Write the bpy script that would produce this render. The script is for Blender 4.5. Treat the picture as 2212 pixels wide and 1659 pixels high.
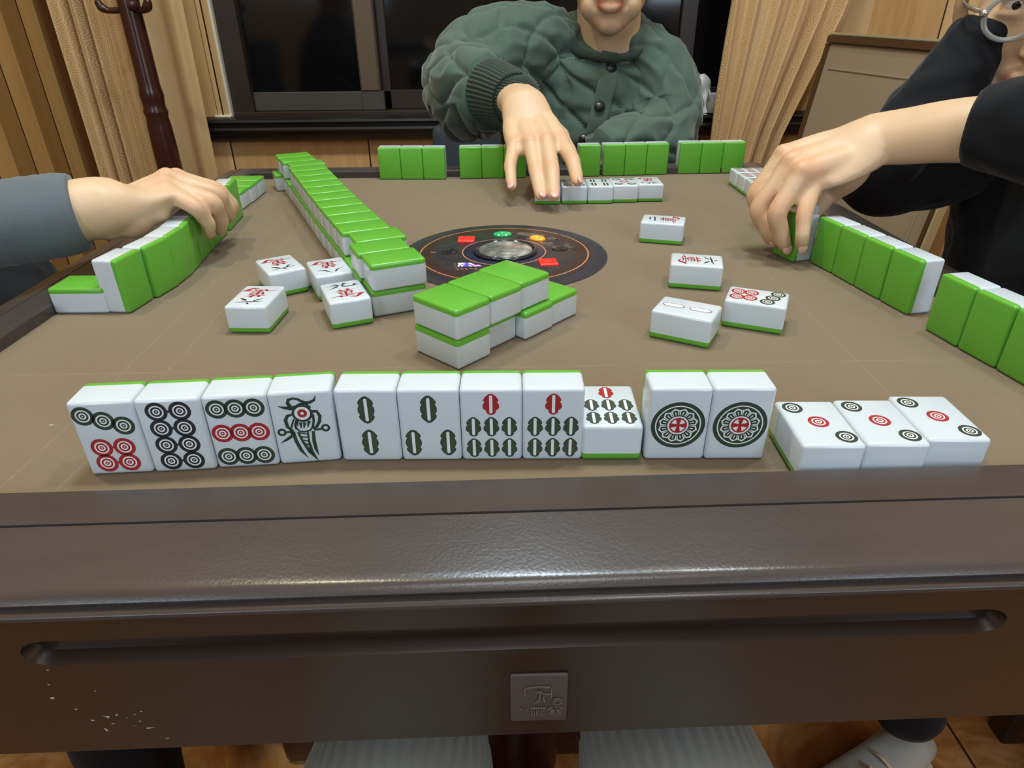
import bpy, bmesh, math, random
import numpy as np
from mathutils import Vector, Matrix, noise
random.seed(7)
D = bpy.data
SC = bpy.context.scene
COL = SC.collection
for o in list(D.objects): D.objects.remove(o)

# ------------------------------------------------------------------ camera
# world frame: felt surface is z = 0, x to the right, y towards the far player, metres
cam_d = D.cameras.new('camera'); cam = D.objects.new('camera', cam_d); COL.objects.link(cam)
yaw, pitch, roll = .016638, .510690, -.008745
cyw, syw, cp, sp, cr, sr = math.cos(yaw), math.sin(yaw), math.cos(pitch), math.sin(pitch), math.cos(roll), math.sin(roll)
fw = Vector((syw * cp, cyw * cp, -sp)); rt = Vector((cyw, -syw, 0)); upv = rt.cross(fw)
r2 = cr * rt + sr * upv; u2 = -sr * rt + cr * upv
M = Matrix((r2, u2, -fw)).transposed().to_4x4(); M.translation = (-.002628, -.600995, .197728)
cam.matrix_world = M
cam_d.sensor_fit = 'HORIZONTAL'; cam_d.sensor_width = 36; cam_d.lens = 1430.363 / 2212 * 36
cam_d.clip_start = .01; cam_d.clip_end = 50
SC.camera = cam

# ------------------------------------------------------------------ light and exposure
world = D.worlds.new('night'); SC.world = world; world.use_nodes = True
world.node_tree.nodes['Background'].inputs[0].default_value = (.02, .025, .04, 1)
world.node_tree.nodes['Background'].inputs[1].default_value = .3
def lamp(name, loc, size, power, color, spread=math.pi):
    l = D.lights.new(name, 'AREA'); l.shape = 'RECTANGLE' if isinstance(size, tuple) else 'DISK'
    if isinstance(size, tuple): l.size, l.size_y = size
    else: l.size = size
    l.energy = power; l.color = color; l.spread = spread
    o = D.objects.new(name, l); COL.objects.link(o); o.location = loc
    return o
lamp('ceiling_lamp', (-.77, .04, 1.86), .12, 12, (1, .90, .64))
lamp('ceiling_lamp', (.07, .10, 1.86), .34, 21, (.80, .97, 1.06))
lamp('ceiling_lamp', (.70, .04, 1.86), .18, 10, (.92, .97, 1))
lamp('ceiling_lamp', (0, -1.35, 1.86), .7, 10, (.86, .95, 1))
for sx in (-1, 1):
    wl = lamp('side_fill', (sx * 1.05, -1.75, .75), (.6, 1.0), 13 if sx < 0 else 12, (.70, .90, 1.1)); wl.rotation_euler = (math.radians(78), 0, math.radians(34 * sx))  # added fill panels behind the camera, brighten tile fronts and trouser legs
SC.view_settings.view_transform = 'Standard'; SC.view_settings.look = 'None'
SC.view_settings.exposure = 0.0; SC.view_settings.gamma = 1; SC.view_settings.use_curve_mapping = False

# ------------------------------------------------------------------ helpers
def srgb(r, g, b):
    f = lambda c: (c / 255 / 12.92) if c / 255 <= .04045 else ((c / 255 + .055) / 1.055) ** 2.4
    return (f(r), f(g), f(b), 1)
def lin(r, g, b): return (r, g, b, 1)
def mat(name, color, rough=.5, metal=0, spec=.5, **kw):
    m = D.materials.new(name); m.use_nodes = True
    b = m.node_tree.nodes['Principled BSDF']
    b.inputs['Base Color'].default_value = color; b.inputs['Roughness'].default_value = rough
    b.inputs['Metallic'].default_value = metal; b.inputs['Specular IOR Level'].default_value = spec
    for k, v in kw.items(): b.inputs[k.replace('_', ' ')].default_value = v
    return m
class NT:
    """small node-tree writer"""
    def __init__(s, m): s.m = m; s.t = m.node_tree; s.b = s.t.nodes['Principled BSDF']
    def n(s, typ, **kw):
        x = s.t.nodes.new(typ)
        for k, v in kw.items(): setattr(x, k, v)
        return x
    def l(s, a, b): s.t.links.new(a, b)
    def math(s, op, a, b=None, c=None):
        x = s.n('ShaderNodeMath', operation=op)
        for i, v in enumerate((a, b, c)):
            if v is None: continue
            if hasattr(v, 'links'): s.l(v, x.inputs[i])
            else: x.inputs[i].default_value = v
        return x.outputs[0]
    def coord(s, out='Object', scale=(1, 1, 1), rot=(0, 0, 0)):
        c = s.n('ShaderNodeTexCoord'); mp = s.n('ShaderNodeMapping')
        mp.inputs['Scale'].default_value = scale; mp.inputs['Rotation'].default_value = rot
        s.l(c.outputs[out], mp.inputs[0]); return mp.outputs[0]
    def noise(s, vec, scale, detail=3, rough=.5, dist=0):
        x = s.n('ShaderNodeTexNoise'); x.inputs['Scale'].default_value = scale
        x.inputs['Detail'].default_value = detail; x.inputs['Roughness'].default_value = rough; x.inputs['Distortion'].default_value = dist
        s.l(vec, x.inputs['Vector']); return x.outputs['Fac']
    def ramp(s, fac, stops):
        x = s.n('ShaderNodeValToRGB'); e = x.color_ramp.elements
        while len(e) < len(stops): e.new(.5)
        for i, (p, c) in enumerate(stops): e[i].position = p; e[i].color = c
        s.l(fac, x.inputs[0]); return x.outputs[0]
    def mix(s, fac, a, b, blend='MIX'):
        x = s.n('ShaderNodeMix', data_type='RGBA', blend_type=blend)
        for sock, v in ((x.inputs[0], fac), (x.inputs[6], a), (x.inputs[7], b)):
            if hasattr(v, 'links'): s.l(v, sock)
            else: sock.default_value = v
        return x.outputs[2]
    def bump(s, h, strength, dist=.001):
        x = s.n('ShaderNodeBump'); x.inputs['Strength'].default_value = strength; x.inputs['Distance'].default_value = dist
        s.l(h, x.inputs['Height']); s.l(x.outputs[0], s.b.inputs['Normal']); return x
    def sep(s, vec):
        x = s.n('ShaderNodeSeparateXYZ'); s.l(vec, x.inputs[0]); return x.outputs
    def color(s, c): s.l(c, s.b.inputs['Base Color'])

def link(name, me, m=None, parent=None, smooth=True):
    o = D.objects.new(name, me); COL.objects.link(o)
    if m is not None:
        for q in (m if isinstance(m, (list, tuple)) else [m]): me.materials.append(q)
    if parent is not None: o.parent = parent
    if smooth and len(me.polygons): me.polygons.foreach_set('use_smooth', np.ones(len(me.polygons), bool))
    return o
def pyobj(name, vf, m=None, parent=None, smooth=True):
    me = D.meshes.new(name); me.from_pydata(vf[0], [], vf[1]); me.update()
    return link(name, me, m, parent, smooth)
def bmobj(name, bm, m=None, parent=None, smooth=False):
    me = D.meshes.new(name); bm.normal_update(); bm.to_mesh(me); bm.free()
    return link(name, me, m, parent, smooth)
def autosmooth(o, ang=.6):
    me = o.data; me.polygons.foreach_set('use_smooth', np.ones(len(me.polygons), bool))
    me.set_sharp_from_angle(angle=ang); return o
def box(bm, lo, hi, bevel=0, seg=2):
    g = bmesh.ops.create_cube(bm, size=1)['verts']
    for v in g: v.co = Vector([(lo[i] + hi[i]) / 2 + v.co[i] * (hi[i] - lo[i]) for i in range(3)])
    if bevel:
        es = {e for v in g for e in v.link_edges}
        bmesh.ops.bevel(bm, geom=list(es), offset=bevel, segments=seg, profile=.5, affect='EDGES')
def boxobj(name, lo, hi, m, parent=None, bevel=.002, seg=2):
    bm = bmesh.new(); box(bm, lo, hi, bevel, seg); return autosmooth(bmobj(name, bm, m, parent))
def tag(o, label, cat, group=None, kind=None):
    o['label'] = label; o['category'] = cat
    if group: o['group'] = group
    if kind: o['kind'] = kind
    return o
def struct(o): o['kind'] = 'structure'; return o
def empty(name, loc=(0, 0, 0)):
    o = D.objects.new(name, None); COL.objects.link(o); o.location = loc; o.empty_display_size = .01; return o

def cat(pts, n):
    """Catmull-Rom through rows of numbers, n samples"""
    P = np.array(pts, float); k = len(P)
    if k == 2: P = np.array([P[0], (P[0] + P[1]) / 2, P[1]]); k = 3
    Q = np.vstack([2 * P[0] - P[1], P, 2 * P[-1] - P[-2]])
    d = np.maximum(np.linalg.norm(np.diff(P[:, :3], axis=0), axis=1), 1e-6); s = np.concatenate([[0], np.cumsum(d)])
    out = []
    for t in np.linspace(0, s[-1], n):
        i = min(max(int(np.searchsorted(s, t, side='right')) - 1, 0), k - 2); f = (t - s[i]) / d[i]
        a, b, c, e = Q[i], Q[i + 1], Q[i + 2], Q[i + 3]
        out.append(.5 * (2 * b + (c - a) * f + (2 * a - 5 * b + 4 * c - e) * f * f + (3 * b - a - 3 * c + e) * f ** 3))
    return np.array(out)
def tube(pts, n=24, seg=20, up=(0, 0, 1), cap=True, disp=None, uvs=False, power=2.0):
    """pts rows: x,y,z,a,b (half-width sideways, half-width along up) -> (verts, faces[, uv])"""
    pts = [list(p) + ([p[3]] if len(p) == 4 else []) for p in pts]
    S = cat(pts, n); P = S[:, :3]; A = np.maximum(S[:, 3:5], 1e-4)
    T = np.gradient(P, axis=0); T /= np.linalg.norm(T, axis=1)[:, None]
    u = np.array(up, float); N = []
    for i in range(n):
        v = u - T[i] * (u @ T[i]); v /= max(np.linalg.norm(v), 1e-9); N.append(v); u = v
    N = np.array(N); B = np.cross(T, N)
    rings = []
    L = np.concatenate([[0], np.cumsum(np.linalg.norm(np.diff(P, axis=0), axis=1))])
    rows = [(P[i], T[i], N[i], B[i], A[i], L[i]) for i in range(n)]
    if cap:
        pre = []; post = []
        for t in (80, 60, 35, 15):
            s_, c_ = math.sin(math.radians(t)), math.cos(math.radians(t))
            pre.append((P[0] - T[0] * A[0].mean() * s_, T[0], N[0], B[0], A[0] * c_, -A[0].mean() * s_))
            post.insert(0, (P[-1] + T[-1] * A[-1].mean() * s_, T[-1], N[-1], B[-1], A[-1] * c_, L[-1] + A[-1].mean() * s_))
        rows = pre + rows + post
    V = []; UV = []
    for (p, t, nn, bb, a, l) in rows:
        for j in range(seg):
            th = 2 * math.pi * j / seg; cx, sx = math.cos(th), math.sin(th)
            ex = 2 / power
            q = bb * a[0] * math.copysign(abs(cx) ** ex, cx) + nn * a[1] * math.copysign(abs(sx) ** ex, sx)
            if disp is not None:
                d = disp(th * (a[0] + a[1]) / 2, l, p + q, th)
                q = q * (1 + d / max(np.linalg.norm(q), 1e-4))
            V.append(tuple(p + q)); UV.append((th * (a[0] + a[1]) / 2, l))
    F = []
    R = len(rows)
    for i in range(R - 1):
        for j in range(seg):
            k = (j + 1) % seg
            F.append((i * seg + j, i * seg + k, (i + 1) * seg + k, (i + 1) * seg + j))
    F.append(tuple(range(seg))[::-1]); F.append(tuple((R - 1) * seg + j for j in range(seg)))
    return (V, F, UV) if uvs else (V, F)
def ell(c, r, rot=None, nu=16, nv=24):
    V = []; F = []; c = np.array(c, float)
    for i in range(1, nu):
        t = math.pi * i / nu
        for j in range(nv):
            p = 2 * math.pi * j / nv
            q = np.array((r[0] * math.sin(t) * math.cos(p), r[1] * math.sin(t) * math.sin(p), r[2] * math.cos(t)))
            if rot is not None: q = rot @ q
            V.append(tuple(c + q))
    q = np.array((0, 0, r[2]))
    if rot is not None: q = rot @ q
    V.append(tuple(c + q)); V.append(tuple(c - q)); a, b = len(V) - 2, len(V) - 1
    for i in range(nu - 2):
        for j in range(nv):
            k = (j + 1) % nv; F.append((i * nv + j, (i + 1) * nv + j, (i + 1) * nv + k, i * nv + k))
    for j in range(nv):
        k = (j + 1) % nv; F.append((a, j, k)); F.append((b, (nu - 2) * nv + k, (nu - 2) * nv + j))
    return V, F
def join(parts):
    V = []; F = []
    for p in parts:
        o = len(V); V += list(p[0]); F += [tuple(i + o for i in f) for f in p[1]]
    return V, F
def lathe(prof, seg=32, c=(0, 0, 0)):
    V = []; F = []
    for r, z in prof:
        for j in range(seg):
            a = 2 * math.pi * j / seg; V.append((c[0] + r * math.cos(a), c[1] + r * math.sin(a), c[2] + z))
    for i in range(len(prof) - 1):
        for j in range(seg):
            k = (j + 1) % seg; F.append((i * seg + j, i * seg + k, (i + 1) * seg + k, (i + 1) * seg + j))
    F.append(tuple(range(seg))[::-1]); F.append(tuple((len(prof) - 1) * seg + j for j in range(seg)))
    return V, F

# ------------------------------------------------------------------ materials
def wood_panel(name, c1, c2, c3, period, axis, offset=0, rough=.45):
    m = mat(name, c1, rough); t = NT(m)
    v = t.coord('Object', (14, 14, .7)); v2 = t.coord('Object', (60, 60, 1.2))
    n1 = t.noise(v, 1.6, 5, .6, .6); n2 = t.noise(v2, 1.5, 3)
    col = t.ramp(n1, [(.3, c2), (.5, c1), (.72, c3)])
    col = t.mix(t.math('MULTIPLY', n2, .35), col, c2)
    xyz = t.sep(t.coord('Object')); x = xyz[axis]
    f = t.math('FRACT', t.math('DIVIDE', t.math('ADD', x, offset), period))
    d = t.math('MULTIPLY', t.math('ABSOLUTE', t.math('SUBTRACT', f, .5)), period)
    g = t.math('LESS_THAN', d, .0022)
    col = t.mix(g, col, lin(.03, .015, .006)); t.color(col)
    t.bump(t.math('SUBTRACT', 1, t.math('SMOOTH_MIN', 1, t.math('SUBTRACT', 1.2, t.math('DIVIDE', d, .004)), .2)), .6, .002)
    return m
def dark_wood(name, col, rough=.25, bump=.15):
    m = mat(name, col, rough, spec=.5); t = NT(m)
    v = t.coord('Object', (6, 6, 90)); n = t.noise(v, 3, 4, .6)
    t.color(t.mix(t.math('MULTIPLY', n, .6), col, lin(col[0] * .45, col[1] * .45, col[2] * .45)))
    nb = t.noise(t.coord('Object'), 700, 2); t.bump(nb, bump, .0006); return m
M_felt = mat('brown_felt', lin(.245, .165, .088), .92, spec=.15); t = NT(M_felt)
vo = t.coord('Object'); n1 = t.noise(vo, 9, 5, .6); n2 = t.noise(vo, 900, 2); n3 = t.noise(t.coord('Object', (3, 60, 1), (0, 0, .2)), 6, 3)
c_ = t.mix(t.math('MULTIPLY', n1, .5), lin(.225, .165, .100), lin(.160, .116, .069))
c_ = t.mix(t.math('MULTIPLY', n2, .35), c_, lin(.130, .094, .056))
xyz = t.sep(vo)
seams = None     # faint lines of the four lift hatches pressed through the felt
for ax, p0, k in ((0, -.2445, 1), (0, .2265, 1), (1, -.2255, 1), (1, .232, 1), (0, -.2165, 1)):
    wob = t.math('MULTIPLY', t.math('SUBTRACT', n1, .5), .012)
    d = t.math('ABSOLUTE', t.math('SUBTRACT', t.math('ADD', xyz[ax], wob), p0))
    s_ = t.math('MULTIPLY', t.math('LESS_THAN', d, .0007), t.math('MULTIPLY', t.math('POWER', n3, 2.5), .5))
    seams = s_ if seams is None else t.math('MAXIMUM', seams, s_)
c_ = t.mix(seams, c_, lin(.44, .33, .20))
spk = t.math('GREATER_THAN', t.noise(vo, 160, 1), .80)
c_ = t.mix(t.math('MULTIPLY', spk, .5), c_, lin(.55, .48, .36)); t.color(c_)
t.bump(t.math('ADD', n2, t.math('MULTIPLY', n1, 3)), .35, .0008)
M_felt.node_tree.nodes['Principled BSDF'].inputs['Sheen Weight'].default_value = .15
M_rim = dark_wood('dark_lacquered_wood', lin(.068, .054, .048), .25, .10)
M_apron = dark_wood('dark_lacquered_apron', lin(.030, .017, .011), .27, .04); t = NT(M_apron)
old = M_apron.node_tree.nodes['Principled BSDF'].inputs['Base Color'].links[0].from_socket
xyz = t.sep(t.coord('Object'))
w = t.math('GREATER_THAN', t.noise(t.coord('Object', (1, 1, 2.4)), 260, 1), .73)
w = t.math('MULTIPLY', w, t.math('LESS_THAN', t.math('ABSOLUTE', t.math('ADD', t.math('ADD', xyz[0], .186), t.math('MULTIPLY', t.math('ADD', xyz[2], .06), .75))), .016))
w = t.math('MULTIPLY', w, t.math('LESS_THAN', xyz[2], -.036))
t.color(t.mix(w, old, lin(.5, .48, .46)))
M_white = mat('white_resin', lin(.59, .645, .68), .22, spec=.5, Subsurface_Weight=.12, Subsurface_Scale=.004)
NT(M_white).bump(NT(M_white).noise(NT(M_white).coord('Object'), 500, 2), .05, .0003)
M_green = mat('green_resin', lin(.125, .415, .038), .28, spec=.5)
NT(M_green).bump(NT(M_green).noise(NT(M_green).coord('Object'), 320, 2), .08, .0004)
M_ink = [mat('green_black_paint', lin(.030, .047, .030), .45), mat('red_paint', lin(.36, .022, .026), .45), mat('black_paint', lin(.022, .022, .028), .45)]
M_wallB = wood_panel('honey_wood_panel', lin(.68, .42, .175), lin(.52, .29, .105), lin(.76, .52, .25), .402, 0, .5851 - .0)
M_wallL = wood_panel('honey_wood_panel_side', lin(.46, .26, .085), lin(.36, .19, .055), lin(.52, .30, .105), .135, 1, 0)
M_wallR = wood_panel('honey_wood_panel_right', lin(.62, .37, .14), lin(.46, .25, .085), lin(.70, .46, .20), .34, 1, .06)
M_ceil = mat('ceiling_paint', lin(.75, .74, .70), .8)
M_rear = mat('rear_wall_paint', lin(.35, .27, .19), .8)
M_floor = mat('orange_floor_tile', lin(.36, .13, .035), .3); t = NT(M_floor)
n1 = t.noise(t.coord('Object'), 7, 5, .65, 1.2)
c_ = t.ramp(n1, [(.3, lin(.20, .06, .014)), (.5, lin(.40, .16, .045)), (.7, lin(.62, .36, .15))])
xyz = t.sep(t.coord('Object'))
for ax, of in ((0, .13), (1, .22)):
    f = t.math('FRACT', t.math('DIVIDE', t.math('ADD', xyz[ax], of), .4))
    c_ = t.mix(t.math('LESS_THAN', f, .01), c_, lin(.05, .02, .01))
t.color(c_)
M_blackwood = dark_wood('black_sill_wood', lin(.012, .011, .011), .35, .05)
M_frame = dark_wood('dark_brown_window_frame', lin(.035, .022, .015), .4, .05)
M_sash = mat('brown_aluminium_sash', lin(.12, .082, .05), .45)
M_bronze = mat('grey_bottom_rail', lin(.085, .078, .066), .4, .2)
M_glass = mat('night_glass', lin(.004, .004, .005), .08, spec=.5)
M_caulk = mat('pale_trim_edge', lin(.75, .72, .6), .6)
def curtain_mat(name, c1, c2):
    m = mat(name, c1, .42, spec=.5, Sheen_Weight=.2); t = NT(m)
    uv = t.n('ShaderNodeTexCoord').outputs['UV']
    vr = t.n('ShaderNodeTexVoronoi', voronoi_dimensions='2D'); vr.inputs['Scale'].default_value = 26; t.l(uv, vr.inputs['Vector'])
    r = t.math('SINE', t.math('MULTIPLY', vr.outputs['Distance'], 46))
    r = t.math('GREATER_THAN', r, .1)
    t.color(t.mix(t.math('MULTIPLY', r, .8), c2, c1)); return m
M_curt = curtain_mat('tan_swirl_curtain', lin(.72, .49, .25), lin(.52, .32, .135))
M_cloth = curtain_mat('plain_tan_curtain', lin(.58, .39, .18), lin(.52, .34, .15))
M_mahog = mat('mahogany_lacquer', lin(.045, .014, .010), .22)
M_slate = mat('slate_upholstery', lin(.045, .055, .065), .85, spec=.2)
M_chairleg = mat('dark_chair_leg', lin(.03, .02, .015), .4)
M_board = mat('board_felt', lin(.34, .25, .15), .9); NT(M_board).bump(NT(M_board).noise(NT(M_board).coord('Object'), 400), .2, .0006)
M_boardrim = mat('board_wood_edge', lin(.09, .045, .018), .35)
M_gold = mat('brass_edge_strip', lin(.75, .66, .40), .35, .6)
def fabric(name, c, rough=.9, sheen=.3, sc=900, st=.3, var=.35):
    m = mat(name, lin(*c), rough, spec=.2, Sheen_Weight=sheen, Sheen_Roughness=.4); t = NT(m)
    n = t.noise(t.coord('Object'), sc, 2); n1 = t.noise(t.coord('Object'), 26, 4, .6)
    t.color(t.mix(t.math('MULTIPLY', n1, var * 1.6), lin(*c), lin(c[0] * .5, c[1] * .5, c[2] * .5)))
    t.bump(n, st, .0006); return m
M_jacket = fabric('green_quilted_suede', (.088, .136, .106), .85, .35, 600, .15, .45)
M_rib = fabric('dark_green_rib_knit', (.045, .066, .052), .9, .2)
M_black = fabric('black_sweatshirt', (.010, .011, .013), .95, .12, 700, .3, .2)
M_grey = fabric('grey_knit', (.13, .155, .17), .95, .2, 500, .4, .3)
M_darkj = fabric('dark_jacket', (.012, .014, .017), .9, .1)
M_cord = fabric('cream_corduroy', (.34, .33, .285), .95, .2, 700, .2, .1)
M_tr = fabric('black_trousers', (.011, .011, .015), .95, .1)
M_button = mat('gunmetal_snap', lin(.05, .055, .055), .3, .6)
M_hair = mat('black_hair', lin(.012, .010, .009), .5)
M_eye = mat('eye_white', lin(.7, .68, .65), .15)
M_iris = mat('dark_iris', lin(.02, .01, .006), .1)
M_nail = mat('fingernail', lin(.74, .44, .36), .28, spec=.5)
def skin_mat(name, c):
    m = mat(name, c, .46, spec=.4, Subsurface_Weight=.12, Subsurface_Scale=.006); t = NT(m)
    a = t.n('ShaderNodeVertexColor', layer_name='tint')
    v = t.coord('Object'); n = t.noise(v, 90, 3); n2 = t.noise(v, 650, 3)
    cc = t.mix(1, c, a.outputs[0], 'MULTIPLY')
    cc = t.mix(t.math('MULTIPLY', n, .22), cc, lin(c[0] * .92, c[1] * .74, c[2] * .66)); t.color(cc)
    t.bump(n2, .16, .0006); return m
M_skinC = skin_mat('skin_far_player', lin(.66, .455, .28))
M_skinR = skin_mat('skin_right_player', lin(.66, .46, .285))
M_skinL = skin_mat('skin_left_player', lin(.68, .485, .31))

# ------------------------------------------------------------------ room shell
X0, X1, Y0, Y1, Z0, Z1 = -1.17, 1.32, -2.3, 1.45, -.76, 1.95
WX0, WX1, WZ0, WZ1 = -.765, .86, -.056, 1.25           # window opening
def slab(name, boxes, m):
    bm = bmesh.new()
    for lo, hi in boxes: box(bm, lo, hi)
    return struct(bmobj(name, bm, m))
slab('floor', [((X0 - .1, Y0 - .1, Z0 - .1), (X1 + .1, Y1 + .2, Z0))], M_floor)
slab('ceiling', [((X0 - .1, Y0 - .1, Z1), (X1 + .1, Y1 + .2, Z1 + .1))], M_ceil)
slab('wall_back', [((X0 - .1, Y1, Z0), (WX0, Y1 + .16, Z1)), ((WX1, Y1, Z0), (X1 + .1, Y1 + .16, Z1)),
                   ((WX0, Y1, Z0), (WX1, Y1 + .16, WZ0 - .01)), ((WX0, Y1, WZ1), (WX1, Y1 + .16, Z1))], M_wallB)
slab('wall_left', [((X0 - .1, Y0, Z0), (X0, Y1, Z1))], M_wallL)
slab('wall_right', [((X1, Y0, Z0), (X1 + .1, Y1, Z1))], M_wallR)
slab('wall_rear', [((X0 - .1, Y0 - .1, Z0), (X1 + .1, Y0, Z1))], M_rear)
# window: jambs, fixed frame, two sliding sashes, dark panes
win = struct(empty('window_1', (0, Y1, WZ0)))
def wpart(name, boxes, m, bev=.002):
    bm = bmesh.new()
    for lo, hi in boxes: box(bm, lo, hi, bev, 1)
    o = bmobj(name, bm, m); o.parent = win; o.matrix_parent_inverse = Matrix.Translation((0, -Y1, -WZ0)); return o
wpart('frame', [((WX0, Y1 + .012, WZ0), (WX0 + .060, Y1 + .10, WZ1)), ((WX1 - .06, Y1 + .012, WZ0), (WX1, Y1 + .10, WZ1)),
                ((WX0, Y1 + .012, WZ1 - .06), (WX1, Y1 + .10, WZ1)), ((WX0, Y1 + .008, WZ0 - .008), (WX1, Y1 + .10, WZ0 + .010))], M_frame)
wpart('sash', [((WX0 + .06, Y1 + .03, WZ0 + .010), (-.33, Y1 + .055, WZ0 + .060)), ((-.395, Y1 + .028, WZ0 + .010), (-.338, Y1 + .057, WZ1 - .06)),
               ((WX0 + .06, Y1 + .03, WZ1 - .11), (-.33, Y1 + .055, WZ1 - .06))], M_bronze)
wpart('sash_stile', [((-.392, Y1 + .024, WZ0 + .062), (-.341, Y1 + .030, WZ1 - .06))], M_sash)
wpart('sash', [((-.338, Y1 + .058, WZ0 + .010), (WX1 - .06, Y1 + .08, WZ0 + .060)), ((-.338, Y1 + .058, WZ0 + .010), (-.312, Y1 + .08, WZ1 - .06)),
               ((.515, Y1 + .052, WZ0 + .010), (.56, Y1 + .084, WZ1 - .06)), ((-.338, Y1 + .058, WZ1 - .11), (WX1 - .06, Y1 + .08, WZ1 - .06))], M_frame)
wpart('pane', [((WX0 + .058, Y1 + .040, WZ0 + .058), (-.39, Y1 + .044, WZ1 - .10))], M_glass, 0)
wpart('pane', [((-.314, Y1 + .066, WZ0 + .058), (WX1 - .058, Y1 + .070, WZ1 - .10))], M_glass, 0)
struct(boxobj('trim_1', (WX0 - .004, Y1 - .008, WZ0), (WX0 + .003, Y1 + .012, WZ1), M_caulk, bevel=.001))
struct(boxobj('trim_2', (WX0 - .036, Y1 - .010, WZ0), (WX0 - .004, Y1 + .002, WZ1 + .03), M_wallB, bevel=.002))
struct(boxobj('trim_3', (WX0 - .090, Y1 - .006, WZ0), (WX0 - .038, Y1 + .002, WZ1 + .03), M_wallB, bevel=.002))
# moulded black sill
prof = [(0, 0), (.050, 0), (.056, -.003), (.058, -.009), (.053, -.013), (.047, -.015), (.047, -.021), (.053, -.024), (.055, -.030), (.050, -.036), (.040, -.039), (.040, -.045), (.032, -.058), (.022, -.064), (0, -.064)]
SXa, SXb = -.868, 1.0
V = [(x, Y1 + .03 - d - (.03 if d else 0), WZ0 + z) for x in (SXa, SXb) for d, z in prof]; k = len(prof)
F = [(i, (i + 1) % k, k + (i + 1) % k, k + i) for i in range(k)] + [tuple(range(k))[::-1], tuple(range(k, 2 * k))]
o = pyobj('trim_4', (V, F), M_blackwood); autosmooth(o, .5); struct(o)
struct(boxobj('trim_5', (WX0 - .045, Y1 - .016, WZ0), (WX0 + .002, Y1 + .01, WZ0 + .006), M_caulk, bevel=.002))

# curtains
def curtain(name, m, x0, x1, y, z0, z1, folds, amp, pinch, lean, seed, edge=0, n=260, rows=60, label='', cat_='curtain', skew=0):
    rnd = random.Random(seed); ph = [rnd.uniform(0, 6.28) for _ in range(6)]
    V = []; F = []; UV = []
    for r in range(rows + 1):
        f = r / rows; z = z0 + (z1 - z0) * f
        for i in range(n + 1):
            u = i / n
            a = amp * (.65 + .35 * math.sin(u * 5 + ph[0]))
            d = a * (math.sin(2 * math.pi * folds * u + ph[1] + .7 * math.sin(u * 9 + ph[2])) + .35 * math.sin(4 * math.pi * folds * u + ph[3] + f * 1.4))
            d *= 1 + .25 * math.sin(f * 4 + u * 7 + ph[4])
            w = 1 - pinch * (1 - f) if not isinstance(pinch, list) else float(np.interp(z, [q[0] for q in pinch], [q[1] for q in pinch]))
            x = x0 + (x1 - x0) * u * w + lean * (1 - f) + skew * u * (1 - f)
            if edge and ((edge < 0 and i < 3) or (edge > 0 and i > n - 3)):
                x += edge * .006 * abs(math.sin(z * 72)) * 1.0
            V.append((x, y + d, z)); UV.append((u * (x1 - x0) * 1.5, z))
    for r in range(rows):
        for i in range(n):
            a = r * (n + 1) + i; F.append((a, a + 1, a + n + 2, a + n + 1))
    o = pyobj(name, (V, F), m)
    uvl = o.data.uv_layers.new(name='UVMap')
    idx = np.empty(len(o.data.loops), int); o.data.loops.foreach_get('vertex_index', idx)
    uvl.data.foreach_set('uv', np.array(UV)[idx].ravel())
    s = o.modifiers.new('thickness', 'SOLIDIFY'); s.thickness = .002; s.offset = 0
    return tag(o, label, cat_)
curtain('curtain', M_curt, -1.115, -.925, 1.345, -.70, 1.7, 4.6, .032, .02, 0, 3, label='tan swirl-patterned curtain in narrow folds left of the coat stand')
curtain('curtain', M_cloth, -.905, -.785, 1.358, -.70, 1.7, 1.3, .012, .06, -.02, 5, edge=-1, label='plain tan curtain panel with a scalloped edge between coat stand and window')
curtain('curtain', M_curt, .622, .998, 1.352, -.70, 1.7, 5.6, .026, [(-.7, .40), (-.3, .42), (-.1, .55), (.2, .84), (.6, 1), (1.7, 1)], -.030, 11, edge=-1, label='tan swirl-patterned curtain in folds at the right end of the window')

# ------------------------------------------------------------------ mahjong table
tb = tag(empty('mahjong_table', (0, 0, Z0)), 'square dark brown mahjong table with a brown felt top in the middle', 'table')
def tpart(o): 
    o.parent = tb; o.matrix_parent_inverse = Matrix.Translation((0, 0, -Z0)); return o
XL, XR, YF, SL = -.342, .339, .342, .0150
def ynear(x): return -.3568 + SL * x
def ringpts(d, z):
    yn = lambda x: ynear(x) + .0028 - d - (.0028 if d > .01 else 0)
    return [(XL - d, yn(XL - d), z), (XR + d, yn(XR + d), z), (XR + d, YF + d, z), (XL - d, YF + d, z)]
bm = bmesh.new(); grid = []
for i in range(13):
    row = []
    for j in range(13):
        x = XL - .004 + (XR - XL + .008) * i / 12; y0 = ynear(x) - .001; row.append(bm.verts.new((x, y0 + (YF + .004 - y0) * j / 12, 0)))
    grid.append(row)
for i in range(12):
    for j in range(12): bm.faces.new((grid[i][j], grid[i + 1][j], grid[i + 1][j + 1], grid[i][j + 1]))
tpart(bmobj('felt', bm, M_felt))
prof = [(0, -.004), (0, .0080), (.0010, .0095), (.0030, .0101), (.0050, .0101), (.0190, .0101), (.0206, .0101), (.0211, .0100), (.0213, .0088), (.0222, .0088), (.0224, .0098), (.0230, .0100), (.0245, .00956),
        (.0480, .00264), (.0505, .00185), (.0540, .0002), (.0556, -.0014), (.0553, -.0024), (.0540, -.0030), (.0538, -.0040), (.0550, -.0044),
        (.0566, -.0050), (.0578, -.0062), (.0580, -.0074), (.0574, -.0086), (.0556, -.0096), (.0500, -.0100), (.0300, -.0100)]
V = []; F = []
for d, z in prof: V += ringpts(d, z)
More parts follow.
